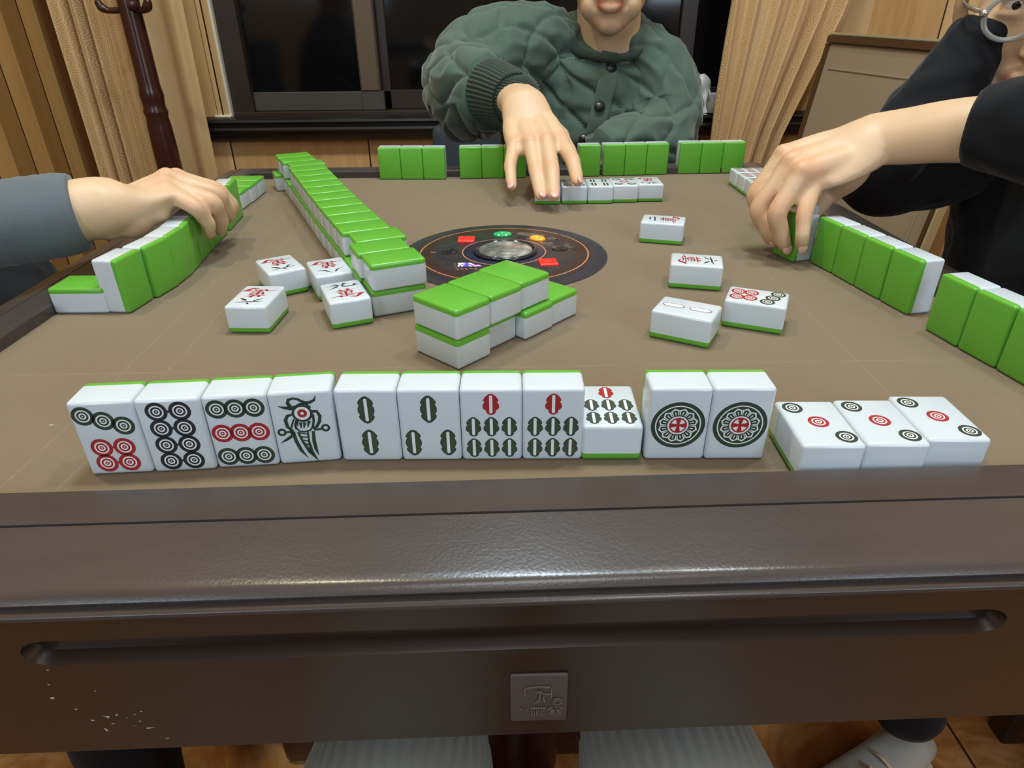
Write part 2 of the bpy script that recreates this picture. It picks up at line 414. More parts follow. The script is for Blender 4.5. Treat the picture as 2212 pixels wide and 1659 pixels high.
for i in range(len(prof) - 1):
    for j in range(4): k = (j + 1) % 4; F.append((i * 4 + j, i * 4 + k, (i + 1) * 4 + k, (i + 1) * 4 + j))
o = tpart(pyobj('rim', (V, F), M_rim)); autosmooth(o, .55)
# near apron: board with a long rounded finger slot
AD, AB = .0548, -.0955
def apron(name, hole):
    bm = bmesh.new(); x0, x1 = XL - AD, XR + AD
    outer = [(x0, -.0098), (x1, -.0098), (x1, AB), (x0, AB)]
    def stad(xa, xb, zt, zb, n=10):
        r = (zt - zb) / 2; zc = (zt + zb) / 2; P = []
        for i in range(n + 1): a = math.pi / 2 + math.pi * i / n; P.append((xa + r * 1.6 + r * 1.6 * math.cos(a), zc + r * math.sin(a)))
        for i in range(n + 1): a = -math.pi / 2 + math.pi * i / n; P.append((xb - r * 1.6 + r * 1.6 * math.cos(a), zc + r * math.sin(a)))
        return P
    yo = lambda x, dep: ynear(x) - AD + dep
    vo_ = [bm.verts.new((x, yo(x, 0), z)) for x, z in outer]
    eo = [bm.edges.new((vo_[i], vo_[(i + 1) % 4])) for i in range(4)]
    # tapered ramp at the slot's top, lip at its bottom
    loops = [(0, -.0225, -.0370, 0), (.0007, -.0232, -.0362, .0016), (.003, -.0245, -.0345, .0060)]
    prev = None; first = None
    for ins, zt, zb, dep in loops:
        P = stad(-.2015 + ins, .2105 - ins, zt, zb); zz = [bm.verts.new((x, yo(x, dep), z)) for x, z in P]
        if prev is None: first = [bm.edges.new((zz[i], zz[(i + 1) % len(zz)])) for i in range(len(zz))]
        else:
            for i in range(len(zz)): k = (i + 1) % len(zz); bm.faces.new((prev[i], prev[k], zz[k], zz[i]))
        prev = zz
    bm.faces.new(prev)
    bmesh.ops.triangle_fill(bm, use_beauty=True, edges=eo + first)
    # lower edge roll, underside, back
    low = [(x0, 0, AB), (x1, 0, AB)]
    strip = [(0, AB), (.002, AB - .0022), (.02, AB - .0022), (.02, -.0098)]
    pr = None
    for dep, z in strip:
        q = [bm.verts.new((x, yo(x, dep), z)) for x in (x0, x1)]
        if pr: bm.faces.new((pr[0], pr[1], q[1], q[0]))
        pr = q
    bmesh.ops.recalc_face_normals(bm, faces=bm.faces)
    return bm
o = tpart(bmobj('apron', apron('a', 1), M_apron)); autosmooth(o, .5)
tpart(boxobj('apron', (XL - AD, ynear(XL) - AD + .021, AB), (XL - AD + .02, YF + AD, -.0098), M_apron))
tpart(boxobj('apron', (XR + AD - .02, ynear(XR) - AD + .021, AB), (XR + AD, YF + AD, -.0098), M_apron))
tpart(boxobj('apron', (XL - AD + .021, YF + AD - .02, AB), (XR + AD - .021, YF + AD, -.0098), M_apron))
tpart(boxobj('machine_box', (-.28, -.10, -.17), (.28, .30, -.006), M_chairleg, bevel=.01))
tpart(boxobj('column', (-.055, -.075, -.70), (.062, .06, -.17), M_mahog, bevel=.008))
tpart(boxobj('foot_beam', (-.33, -.02, Z0), (.33, .05, Z0 + .06), M_mahog, bevel=.01))
tpart(boxobj('foot_beam', (-.05, -.20, Z0), (.06, .30, Z0 + .055), M_mahog, bevel=.01))
# embossed plate
M_badge = mat('badge_plate', lin(.085, .062, .055), .5, .25); M_embl = mat('badge_relief', lin(.17, .13, .118), .45, .3)
ya = ynear(.011) - AD
bd = tpart(boxobj('badge', (-.0017, ya - .0016, -.0843), (.0241, ya + .0005, -.0522), M_badge, bevel=.0012, seg=3))
def stroke(bm, pts, w, plane, mi=0, taper=None):
    """flat brush stroke along pts; plane maps (u, v) to 3D"""
    P = [Vector((p[0], p[1])) for p in pts]; W = w if isinstance(w, (list, tuple)) else [w] * len(P)
    L = []; R = []
    for i, p in enumerate(P):
        d = (P[min(i + 1, len(P) - 1)] - P[max(i - 1, 0)]).normalized(); q = Vector((-d.y, d.x)) * W[i] / 2
        L.append(bm.verts.new(plane(*(p + q)))); R.append(bm.verts.new(plane(*(p - q))))
    for i in range(len(P) - 1):
        f = bm.faces.new((R[i], R[i + 1], L[i + 1], L[i])); f.material_index = mi
bm = bmesh.new()
bp = lambda u, v: (-.0017 + .0258 * u, ya - .0019, -.0522 - .0321 * v)
def bs(pts, w=.028): stroke(bm, pts, w, bp)
# plate relief read from the photo: hooked roof line, small figure, row of bars, ring with a small stepped mark
bs([(.26, .40), (.26, .26), (.30, .235), (.50, .215), (.715, .235)]); bs([(.715, .22), (.71, .45)]); bs([(.56, .375), (.70, .375)]); bs([(.43, .34), (.50, .32), (.56, .345)])
bs([(.53, .34), (.50, .5), (.43, .56)]); bs([(.59, .41), (.575, .45), (.60, .54)]); bs([(.36, .675), (.62, .675)])
for k in range(6): bs([(.38 + .042 * k, .70), (.385 + .042 * k, .83)], .02)
bs([(.48, .76), (.60, .76)], .02)
bs([(.82 + .075 * math.cos(a * .524), .545 + .065 * math.sin(a * .524)) for a in range(13)], .024)
bs([(.77, .55), (.82, .51), (.87, .545)], .02)
bs([(.66, .70), (.74, .655)]); bs([(.79, .645), (.82, .675)]); bs([(.85, .645), (.92, .70)])
for k in range(4): bs([(.70, .72 + .03 * k), (.78, .72 + .03 * k)], .016); bs([(.81, .72 + .03 * k), (.885, .72 + .03 * k)], .016)
bs([(.78, .71), (.78, .82)], .018); bs([(.885, .71), (.885, .82)], .018); bs([(.19, .675), (.20, .70)], .03); bs([(.28, .70), (.30, .705)], .03)
em = bmobj('emblem', bm, M_embl); em.parent = bd
sm = em.modifiers.new('relief', 'SOLIDIFY'); sm.thickness = .0004
# the middle control disc
CX, CY = .001, .001
pan = tpart(pyobj('control_panel', lathe([(.0963, -.002), (.0963, .0006), (.0955, .0010), (.083, .0011), (.0825, .0018), (.0800, .0022), (.044, .0022), (.042, .0030), (.031, .0030), (.030, .0020), (.001, .0020)], 96, (CX, CY, 0)), None))
M_disc = mat('printed_panel', lin(.030, .026, .030), .32); t = NT(M_disc)
v = t.coord('Object'); q = t.sep(v); rr = t.math('SQRT', t.math('ADD', t.math('POWER', t.math('SUBTRACT', q[0], CX), 2), t.math('POWER', t.math('SUBTRACT', q[1], CY), 2)))
nz = t.noise(v, 55, 5, .7, .8); nw = t.noise(t.coord('Object', (8, 80, 1)), 2.4, 4)
wood = t.mix(nw, lin(.022, .012, .011), lin(.070, .036, .028))
base = t.mix(t.math('GREATER_THAN', nz, .52), lin(.026, .025, .031), lin(.042, .036, .036))
worn = t.math('MULTIPLY', t.ramp(nz, [(.5, lin(0, 0, 0)), (.66, lin(1, 1, 1))]), t.math('MULTIPLY', t.math('GREATER_THAN', t.math('ADD', q[0], q[1]), .062), t.math('GREATER_THAN', q[1], .012)))
base = t.mix(worn, base, lin(.22, .16, .115))
c_ = t.mix(t.math('GREATER_THAN', rr, .0675), base, wood)
c_ = t.mix(t.math('GREATER_THAN', rr, .0815), c_, lin(.034, .032, .042))
c_ = t.mix(t.math('LESS_THAN', t.math('ABSOLUTE', t.math('SUBTRACT', rr, .0785)), .0007), c_, lin(.50, .22, .11))
c_ = t.mix(t.math('LESS_THAN', rr, .0385), c_, lin(.018, .02, .045))
c_ = t.mix(t.math('LESS_THAN', t.math('ABSOLUTE', t.math('SUBTRACT', rr, .0388)), .0006), c_, lin(.50, .22, .11)); t.color(c_)
pan.data.materials.append(M_disc); autosmooth(pan, .5)
M_dome = mat('clear_dome', lin(.30, .30, .27), .06, spec=.6); t = NT(M_dome)
nz = t.noise(t.coord('Object'), 75, 4, .6); t.color(t.ramp(nz, [(.35, lin(.09, .09, .085)), (.52, lin(.20, .20, .175)), (.70, lin(.42, .40, .34))]))
M_domering = mat('dome_ring', lin(.02, .022, .03), .15)
def sub(o): o.parent = pan; return o
sub(pyobj('dome_ring', lathe([(.0300, .002), (.0300, .0046), (.0285, .0056), (.0262, .0050), (.0255, .003)], 64, (CX + .0015, CY + .002, 0)), M_domering))
sub(pyobj('dice_dome', lathe([(.0256, .003)] + [(.0252 * math.cos(a), .0042 + .0030 * math.sin(a)) for a in [i * math.pi / 22 for i in range(11)]] + [(.0006, .0072)], 48, (CX + .0015, CY + .002, 0)), M_dome))
def mled(name, c, e=0):
    m = mat(name, lin(*c), .15, spec=.6)
    if e: m.node_tree.nodes['Principled BSDF'].inputs['Emission Color'].default_value = lin(*c); m.node_tree.nodes['Principled BSDF'].inputs['Emission Strength'].default_value = e
    return m
M_red = mled('red_button', (.75, .03, .015), .35); M_grn = mled('green_button', (.02, .40, .13), .3); M_org = mled('orange_button', (.90, .34, .02), .4); M_blk = mled('smoke_button', (.02, .022, .022))
def diamond(r, ang, w, m, name, dz=.0034, n=4, sq=1.0):
    a = math.radians(ang); c = Vector((CX + r * math.cos(a), CY + r * math.sin(a), .0021)); V = []; F = []
    lev = [(1, 0), (1, dz * .35), (.86, dz * .6), (.45, dz * .6), (.38, dz * .4), (.2, dz * .4)]
    for s_, z in lev:
        for j in range(n):
            b = 2 * math.pi * j / n + (a if n > 4 else a)
            p = Vector((w * s_ * math.cos(2 * math.pi * j / n), w * s_ * sq * math.sin(2 * math.pi * j / n), z)); p.rotate(Matrix.Rotation(a, 3, 'Z')); V.append(tuple(c + p))
    k = n
    for i in range(len(lev) - 1):
        for j in range(n): q_ = (j + 1) % n; F.append((i * k + j, i * k + q_, (i + 1) * k + q_, (i + 1) * k + j))
    F.append(tuple((len(lev) - 1) * k + j for j in range(k)))
    o = sub(pyobj(name, (V, F), m)); return autosmooth(o, .5)
diamond(.0540, 133, .0118, M_red, 'button', sq=.95); diamond(.0508, -39.5, .0118, M_red, 'button', sq=.95)
diamond(.0555, 91, .0068, M_grn, 'button', n=20, sq=1.35); diamond(.0523, 50, .0062, M_org, 'button', n=20, sq=1.35)
for r, a in ((.0512, 176), (.0538, 9)):
    diamond(r, a, .0078, M_blk, 'button', dz=.0016, n=20, sq=1.0)
# little lit read-out: rows of blue, white and red cells
M_c = [mled('blue_led', (.08, .06, 1), 2.0), mled('white_led', (.8, .75, 1), 2.0), mled('red_led', (1, .02, .10), 1.6)]
bm = bmesh.new()
for i in range(14):
    for j in range(6):
        u = -.0405 + .0222 * (i + .5) / 14; w = -.0385 + .0095 * (j + .5) / 6
        if random.random() < .12: continue
        mi = 2 if i > 8 and j > 1 and random.random() < .8 else (1 if (random.random() < .4) else 0)
        vs = [bm.verts.new((u + a * .0014 / 2 + .0, w + b * .0013 / 2, .0026)) for a, b in ((-1, -1), (1, -1), (1, 1), (-1, 1))]
        f = bm.faces.new(vs); f.material_index = mi
sub(bmobj('display', bm, M_c))
M_copper = mat('copper_print', lin(.42, .19, .10), .4)
fl = lambda u, v: (u, v, .0024)
for cx_, cy_ in ((.0535, .0393), (-.0655, .003), (.066, .006)):
    bm = bmesh.new()
    for k in range(5 if cx_ != -.0655 else 3):
        a = k * 2.1 + cx_ * 90; stroke(bm, [(cx_ - .003 * math.cos(a), cy_ - .002 * math.sin(a)), (cx_ + .003 * math.cos(a), cy_ + .002 * math.sin(a))], [.0004, .0012], fl)
    sub(bmobj('printed_mark', bm, M_copper))
bm = bmesh.new()
stroke(bm, [(-.0435, -.0285), (-.0185, -.0285), (-.0165, -.0395)], .0005, fl); stroke(bm, [(-.0435, -.0285), (-.0425, -.0395), (-.0165, -.0395)], .0005, fl)
sub(bmobj('display_outline', bm, M_copper)); bm = bmesh.new()
for k in range(5): stroke(bm, [(-.0415 + .004 * k, -.044), (-.039 + .004 * k, -.0465 + .001 * (k % 2))], [.0022, .001], fl)
sub(bmobj('printed_mark', bm, M_copper))

# ------------------------------------------------------------------ mahjong tiles
TW, TL, TT, TG = .0300, .0416, .0204, .0042
def tile_halves():
    out = []
    for keep in (1, -1):
        bm = bmesh.new(); box(bm, (-TW / 2, -TL / 2, -TT / 2), (TW / 2, TL / 2, TT / 2), .0021, 4)
        g = bm.verts[:] + bm.edges[:] + bm.faces[:]
        bmesh.ops.bisect_plane(bm, geom=g, plane_co=(0, 0, -TT / 2 + TG), plane_no=(0, 0, 1), clear_inner=keep > 0, clear_outer=keep < 0)
        es = [e for e in bm.edges if e.is_boundary]; bmesh.ops.holes_fill(bm, edges=es, sides=0)
        me = D.meshes.new('tile_body' if keep > 0 else 'tile_back'); bm.to_mesh(me); bm.free()
        me.materials.append(M_white if keep > 0 else M_green)
        me.polygons.foreach_set('use_smooth', np.ones(len(me.polygons), bool)); me.set_sharp_from_angle(angle=.62)
        out.append(me)
    return out
ME_BODY, ME_BACK = tile_halves()
M_paintw = mat('white_paint', lin(.74, .77, .76), .4); M_olive = mat('olive_paint', lin(.050, .068, .042), .4); M_redl = mat('light_red_paint', lin(.42, .035, .035), .4)
INK = M_ink + [M_paintw, M_olive, M_redl]            # 0 green black, 1 red, 2 black, 3 white, 4 olive, 5 light red
mm = .001
class Face:
    def __init__(s): s.bm = bmesh.new(); s.k = 0
    def pl(s, u, v): return (u * mm, v * mm, TT / 2 + .00005 + .000018 * s.k)
    def st(s, pts, w, mi=0): stroke(s.bm, pts, w, s.pl, mi)
    def disc(s, cx, cy, r0, r1, mi, n=36, ex=1.0):
        A = [];
        for r in (r0, r1): A.append([s.bm.verts.new(s.pl(cx + r * ex * math.cos(2 * math.pi * j / n), cy + r * math.sin(2 * math.pi * j / n))) for j in range(n)] if r > 0 else None)
        if A[0] is None: s.bm.faces.new(A[1]).material_index = mi
        else:
            for j in range(n):
                k = (j + 1) % n; s.bm.faces.new((A[0][j], A[1][j], A[1][k], A[0][k])).material_index = mi
    def poly(s, pts, mi):
        s.bm.faces.new([s.bm.verts.new(s.pl(*p)) for p in pts]).material_index = mi
    def dot(s, cx, cy, mi, r=5.1):
        s.k += 1; s.disc(cx, cy, .60 * r, r, mi); s.k += 1; s.disc(cx, cy, .49 * r, .66 * r, 3)
        s.k += 1; s.disc(cx, cy, .34 * r, .52 * r, mi); s.disc(cx, cy, .20 * r, .34 * r, 3); s.disc(cx, cy, .07 * r, .20 * r, mi); s.disc(cx, cy, 0, .07 * r, 3); s.k -= 3
    def stick(s, cx, cy, h, w, nb, mi=4, om=0):
        def outline(g):
            R = []; n = 40
            for i in range(n + 1):
                t_ = i / n; y = h / 2 - h * t_; b = abs(math.sin(math.pi * nb * t_)) ** .55
                e = min(1, (min(t_, 1 - t_) * h / (w * .55)) ** .5) if 0 < t_ < 1 else 0
                R.append((w / 2 * (.72 + .28 * b) * min(1, e * 1.05) - g * (1 if e else 0), y * (1 - 2 * g / h)))
            return [(cx + max(x, 0), cy + y) for x, y in R] + [(cx - max(x, 0), cy + y) for x, y in R[::-1][1:-1]]
        s.k += 1; s.poly(outline(0), om); s.k += 1; s.poly(outline(.45), mi)
        s.k += 1; sl = h * .36; ww = w * .19
        s.poly([(cx + ww / 2 * math.cos(a), cy + sl + ww / 2 * math.sin(a)) for a in [math.pi * i / 8 for i in range(9)]] + [(cx + ww / 2 * math.cos(a), cy - sl + ww / 2 * math.sin(a)) for a in [math.pi + math.pi * i / 8 for i in range(9)]], 3); s.k -= 3
    def wan(s):                                       # the red brush character for ten thousand
        S = s.st
        S([(-7.2, -.6), (-2, .2), (3, .5), (7.6, 1.2)], [.5, 1.1, 1.3, .3], 1)
        S([(-3.6, 2.6), (-2.6, .6), (-2.2, -1.6)], [2.4, 1.7, .6], 1); S([(2.6, 3.4), (2.2, 1), (1.6, -1.4)], [2.8, 1.8, .6], 1)
        S([(-5.6, -2.4), (-3.9, -4.2), (-3.2, -7.4)], [1.0, 1.8, 1.0], 1); S([(-5.2, -2.5), (0, -2.1), (5.0, -1.8), (4.4, -4.4), (3.8, -7.0)], [.6, .9, 1.9, 1.5, .6], 1)
        S([(-3.6, -4.7), (4.0, -4.2)], [.8, .9], 1); S([(-3.2, -7.3), (3.8, -6.8)], [.9, .9], 1); S([(0, -2.0), (-.1, -8), (-.5, -12)], [1.9, 1.5, 1.1], 1)
        S([(-13, -11.2), (-9, -10.6), (-5.6, -9.4), (-4.2, -11.4), (-3.6, -12.6)], [.2, .7, 1.3, 2.6, .5], 1)
        S([(-6.6, -9.2), (0, -8.9), (7, -8.6), (13.2, -8.6)], [.6, .9, 1.1, .3], 1)
        S([(12.4, -8.8), (9.6, -9.8), (8.0, -12.4), (6.0, -14.4), (3.2, -13.8), (.6, -12.2)], [.6, 3.2, 2.8, 2.2, 1.2, .3], 1)
        S([(-2.8, -11.4), (2.8, -10.6)], [.8, .8], 1); S([(2.4, -10.0), (4.6, -11.8)], [.7, 1.5], 1)
    def done(s, name):
        me = D.meshes.new('marking'); s.bm.normal_update(); s.bm.to_mesh(me); s.bm.free()
        for q in INK: me.materials.append(q)
        # faces all look outwards
        return me
def make_face(kind):
    f = Face()
    if kind == 'dot7':
        for k in range(3): f.dot(-8.7 + 8.5 * k, 13.4 - 3.0 * k, 0)
        for x, y in ((-5.3, -4.6), (5.3, -4.6), (-5.3, -13.6), (5.3, -13.6)): f.dot(x, y, 1)
        f.st([(-1.2, -4.6), (1.2, -4.6)], 1.2, 1); f.st([(-1.2, -13.6), (1.2, -13.6)], 1.2, 1)
    elif kind == 'dot8':
        for j in range(4):
            y = 14.2 - 9.4 * j; f.dot(-5.4, y, 2); f.dot(5.4, y, 2); f.st([(-1.2, y), (1.2, y)], 1.2, 2)
    elif kind == 'dot9':
        for j, mi in enumerate((0, 1, 0)):
            for k in range(3): f.dot(-8.6 + 8.6 * k, 13.6 - 13.6 * j, mi)
    elif kind == 'dot5':
        for x, y in ((-7.5, 12), (7.5, 12), (0, 0), (-7.5, -12), (7.5, -12)): f.dot(x, y, 1 if x == 0 else 0)
    elif kind == 'dot3':
        for k, mi in enumerate((0, 1, 0)): f.dot(-8.2 + 8.2 * k, 13.2 - 13.2 * k, mi, 5.0)
    elif kind == 'dot1':
        f.disc(0, 0, 11.2, 13.2, 0, 64); f.disc(0, 0, 9.8, 10.6, 0, 64); f.disc(0, 0, 10.6, 11.2, 3, 64); f.disc(0, 0, 5.2, 9.8, 0, 64); f.disc(0, 0, 4.4, 5.2, 3, 40); f.disc(0, 0, 0, 4.4, 1, 40)
        f.k = 1
        for k in range(12):
            a = 2 * math.pi * (k + .5) / 12; c, s_ = math.cos(a), math.sin(a)
            R = lambda x, y: (x * c - y * s_, x * s_ + y * c)
            f.st([R(5.6, 1.15), R(8.3, 1.75), R(9.4, 0), R(8.3, -1.75), R(5.6, -1.15)], [.3, .8, .9, .8, .3], 3); f.st([R(5.9, 0), R(7.8, 0)], [.35, .6], 3)
        for k in range(4):
            a = math.pi / 4 + math.pi / 2 * k; f.poly([(1.0 * math.cos(a), 1.0 * math.sin(a))] + [(3.6 * math.cos(a + d), 3.6 * math.sin(a + d)) for d in (-.42, -.2, 0, .2, .42)], 3)
    elif kind == 'bam2': f.stick(0, 9.6, 15.6, 8.2, 3); f.stick(0, -9.4, 15.6, 8.2, 3)
    elif kind == 'bam2s':
        for y in (9.3, -9.3):
            f.stick(0, y, 15.6, 6.4, 3, 3, 2)
    elif kind == 'bam3': f.stick(0, 9.8, 15.6, 8.2, 3); f.stick(-8.6, -9.6, 15.6, 8.0, 3); f.stick(8.6, -9.6, 15.6, 8.0, 3)
    elif kind == 'bam4':
        for x in (-7, 7):
            for y in (9.5, -9.5): f.stick(x, y, 15, 6.6, 3)
    elif kind == 'bam7':
        f.stick(0, 12.4, 12, 8.0, 2.5, 1, 1)
        for y in (-.4, -12.8):
            for x in (-8.8, 0, 8.8): f.stick(x, y, 11.4, 7.7, 2.5)
    elif kind == 'bam9':
        for y, mi in ((13, 4), (0, 4), (-13, 4)):
            for x in (-8.8, 0, 8.8): f.stick(x, y, 11.0, 6.6, 2.5, 1 if x == 0 else 4, 1 if x == 0 else 0)
    elif kind in ('wan2', 'wan6', 'wan8', 'wan9', 'wan5'):
        f.wan()
        if kind == 'wan2': f.st([(-4.4, 12.6), (0, 12.9), (4.6, 13.4)], [.8, 1.5, 1.1], 2); f.st([(-7.4, 7.6), (-2, 8.0), (4, 8.6), (7.6, 9.4)], [1.5, 1.2, 1.5, .6], 2)
        if kind == 'wan6':
            f.st([(-1.4, 16.4), (.4, 14.4), (1.0, 13.4)], [.4, 1.9, .5], 2); f.st([(-9.0, 10.6), (-3, 11.4), (4, 12.0), (9.6, 13.4)], [.5, 1.5, 1.4, .4], 2)
            f.st([(-2.6, 10.0), (-4.6, 7.6), (-8.4, 5.4)], [1.6, 1.5, .2], 2); f.st([(2.6, 10.0), (4.6, 8.0), (8.2, 5.6)], [.6, 2.2, 1.4], 2)
        if kind == 'wan8':
            f.st([(-2.0, 14.0), (-4.4, 9.6), (-9.6, 6.2)], [1.5, 1.5, .2], 2); f.st([(.8, 15.4), (3.2, 11.6), (5.4, 8.4), (10.4, 7.2)], [.3, 1.3, 2.1, .4], 2)
        if kind == 'wan9':
            f.st([(-7.4, 15.2), (-4.2, 14.4), (-2.6, 12.4)], [.3, 1.9, .6], 2); f.st([(-11.2, 11.6), (-5.6, 12.0), (-2.0, 12.4), (0, 13.2)], [.2, .9, .8, .6], 2)
            f.st([(-2.4, 11.8), (-4.2, 9.4), (-10.4, 5.8)], [.6, 1.8, .2], 2); f.st([(1.2, 16.6), (2.6, 14.6), (.6, 12.6), (.2, 9.6), (3.6, 8.2), (8.2, 8.6), (9.6, 11.6)], [.8, 2.4, 1.2, 1.6, 1.2, 1.6, 2.6], 2)
            f.st([(8.6, 10.0), (12.4, 9.6)], [1.6, .2], 2); f.st([(2.2, 14.0), (6.2, 14.6)], [1.0, .2], 2)
        if kind == 'wan5':
            f.st([(-6, 14.4), (5.6, 14.8)], 1.3, 2); f.st([(-.6, 14.4), (-2.2, 6.6)], [1.4, 1.2], 2); f.st([(-4.4, 10.8), (3.6, 11.2), (3.0, 6.8)], [.9, 1.3, 1.2], 2); f.st([(-7.6, 6.4), (7.8, 6.9)], [1.2, 1.3], 2)
    elif kind == 'bird':
        def g(x, y): # drawing grid -> mm on the face
            xl = -200 + (y - 395) * .199; w = 1138 - (y - 395) * .0772
            return ((x - xl) / w * 30 - 15, 20.8 - (y - 395 + .009 * (x + 200)) / (1231 - .06 * (x - 45)) * 41.6)
        def S(pts, w, mi=0): f.st([g(*p) for p in pts], [q * .030 for q in w], mi)
        S([(670, 465), (645, 535), (570, 570), (490, 570), (430, 550), (350, 510), (270, 495), (195, 515), (180, 570), (225, 625)], [8, 45, 55, 50, 50, 45, 40, 55, 60, 70])
        S([(0, 610), (100, 638), (220, 655), (310, 640), (400, 590), (500, 590), (570, 660)], [4, 45, 75, 60, 45, 45, 50])
        ex, ey = g(428, 742)
        f.k = 1; f.disc(ex, ey, 3.7, 4.9, 0, 40); f.disc(ex, ey, 2.3, 3.7, 3, 40); f.disc(ex, ey, .8, 2.3, 1, 40); f.disc(ex, ey, 0, .8, 3, 20); f.k = 0
        S([(290, 748), (170, 775), (135, 850), (170, 960), (225, 1010)], [30, 55, 60, 60, 40]); S([(285, 830), (255, 900), (230, 985)], [30, 30, 35]); S([(330, 850), (300, 930), (320, 1000)], [40, 40, 40])
        S([(590, 720), (680, 715), (735, 790), (725, 880), (675, 965), (610, 1000)], [60, 50, 55, 55, 50, 40]); S([(610, 760), (625, 870), (600, 990)], [45, 40, 40])
        S([(300, 960), (370, 1035), (460, 1050), (560, 1025), (610, 960)], [30, 32, 32, 32, 30])
        for a in ((330, 860, 345, 950), (395, 890, 405, 985), (470, 890, 450, 990), (545, 870, 515, 975)): S([a[:2], a[2:]], [60, 14])
        for cx_, cy_ in ((72, 1050), (826, 990)):
            p = g(cx_, cy_); f.disc(p[0], p[1], 1.0, 2.2, 0, 28)
        S([(140, 1050), (240, 1040)], [36, 40]); S([(750, 1010), (620, 1015)], [46, 40]); S([(250, 1110), (150, 1175), (40, 1240)], [55, 50, 4])
        S([(235, 1000), (255, 1100)], [60, 60]); S([(265, 1040), (310, 1200), (400, 1370), (515, 1495)], [50, 62, 60, 4])
        S([(345, 1050), (430, 1220), (540, 1390), (690, 1550)], [34, 44, 60, 4]); S([(515, 1050), (530, 1200), (575, 1390), (690, 1550)], [30, 34, 62, 4]); S([(610, 1040), (618, 1200), (650, 1350), (698, 1460)], [50, 60, 56, 4])
        for a in ((370, 1065, 520, 1090), (400, 1135, 520, 1140), (440, 1190, 525, 1210), (470, 1255, 540, 1270), (510, 1330, 560, 1340)): S([a[:2], a[2:]], [26, 26])
    me = f.done(kind)
    flip = [p.index for p in me.polygons if p.normal.z < 0]
    if flip:
        b2 = bmesh.new(); b2.from_mesh(me); b2.faces.ensure_lookup_table()
        bmesh.ops.reverse_faces(b2, faces=[b2.faces[i] for i in flip]); b2.to_mesh(me); b2.free()
    return me
FACES = {}
def unit(x, y, z=0): d = math.hypot(x, y); return Vector((x / d, y / d, 0))
def tile(face, c, zb, pose, d, label, group=None):
    """pose 'up' face up, 'down' face down, 'stand' on its short edge; d = direction of the design's top (lying) or of the face (standing)"""
    d = unit(*d)
    if pose == 'up': Y, Z, h = d, Vector((0, 0, 1)), TT / 2
    elif pose == 'down': Y, Z, h = d, Vector((0, 0, -1)), TT / 2
    else: Y, Z, h = Vector((0, 0, 1)), d, TL / 2
    X = Y.cross(Z); R = Matrix((X, Y, Z)).transposed()
    e = empty('mahjong_tile'); e.matrix_world = Matrix.Translation((c[0], c[1], zb)) @ R.to_4x4()
    off = R.transposed() @ Vector((0, 0, h))
    for nm, me in (('tile_body', ME_BODY), ('tile_back', ME_BACK)):
        o = D.objects.new(nm, me); COL.objects.link(o); o.parent = e; o.location = off
    if face:
        if face not in FACES: FACES[face] = make_face(face)
        o = D.objects.new('marking', FACES[face]); COL.objects.link(o); o.parent = e; o.location = off
    return tag(e, label, 'mahjong tile', group)
def stand_from_front(face, a, b, label, group, toward=1):
    """standing tile whose front bottom edge runs from a to b (front is on the right of a->b turned clockwise when toward = 1)"""
    dx, dy = b[0] - a[0], b[1] - a[1]; n = unit(dy, -dx) * toward
    cx, cy = (a[0] + b[0]) / 2 - n.x * TT / 2, (a[1] + b[1]) / 2 - n.y * TT / 2
    return cx, cy, n
ORD = ['first', 'second', 'third', 'fourth', 'fifth', 'sixth', 'seventh', 'eighth', 'ninth', 'tenth', 'eleventh', 'twelfth', 'thirteenth', 'fourteenth', 'fifteenth', 'sixteenth']
EPS = .0003
# near hand, faces to the camera
G = 'near player\'s standing tiles'
near = [('dot7', (-.2055, -.3341), (-.1760, -.3326), 'standing tile with three green and four red dots, leftmost of the near row'),
        ('dot8', (-.1753, -.3328), (-.1453, -.3311), 'standing tile with eight black dots in the near row'),
        ('dot9', (-.1449, -.3304), (-.1149, -.3284), 'standing tile with six green and three red dots in the near row'),
        ('bird', (-.1146, -.3281), (-.0848, -.3253), 'standing tile with a bird emblem in the near row'),
        ('bam2', None, 0, 'standing tile with two green bamboo sticks, right of the bird tile'), ('bam3', None, 1, 'standing tile with three green bamboo sticks in the near row'),
        ('bam7', None, 2, 'left of the two standing tiles with one red and six green bamboo sticks'), ('bam7', None, 3, 'right one of the two standing seven-bamboo tiles, beside the lying one')]
for fc, a, b, lb in near:
    if a is None:
        t0 = -.0227; u = Vector((math.cos(t0), math.sin(t0))); a = Vector((-.0838, -.3259)) + u * (.03022 * b); b = a + u * .030
    cx_, cy_, n = stand_from_front(fc, a, b, lb, G); tile(fc, (cx_, cy_), EPS, 'stand', n, lb, G)
u = Vector((math.cos(-.026), math.sin(-.026)))
for k in range(2):
    a = Vector((.0679, -.3296)) + u * .03024 * k; cx_, cy_, n = stand_from_front('dot1', a, a + u * .030, '', G)
    tile('dot1', (cx_, cy_), EPS, 'stand', n, ('left' if k == 0 else 'right') + ' one of two standing tiles with a single large flower-like dot', G)
tile('bam7', (.0520, -.3085), EPS, 'up', (.03, 1), 'lying face-up seven-bamboo tile between the standing tiles of the near row')
G = 'near player\'s face-up trio'
for k, (x, y) in enumerate(((.1529, -.3284), (.1835, -.3282), (.2141, -.3252))):
    tile('dot3', (x, y), EPS, 'up', (.035, 1), ('left', 'middle', 'right')[k] + ' one of three lying tiles with two green dots and one red at bottom right', G)
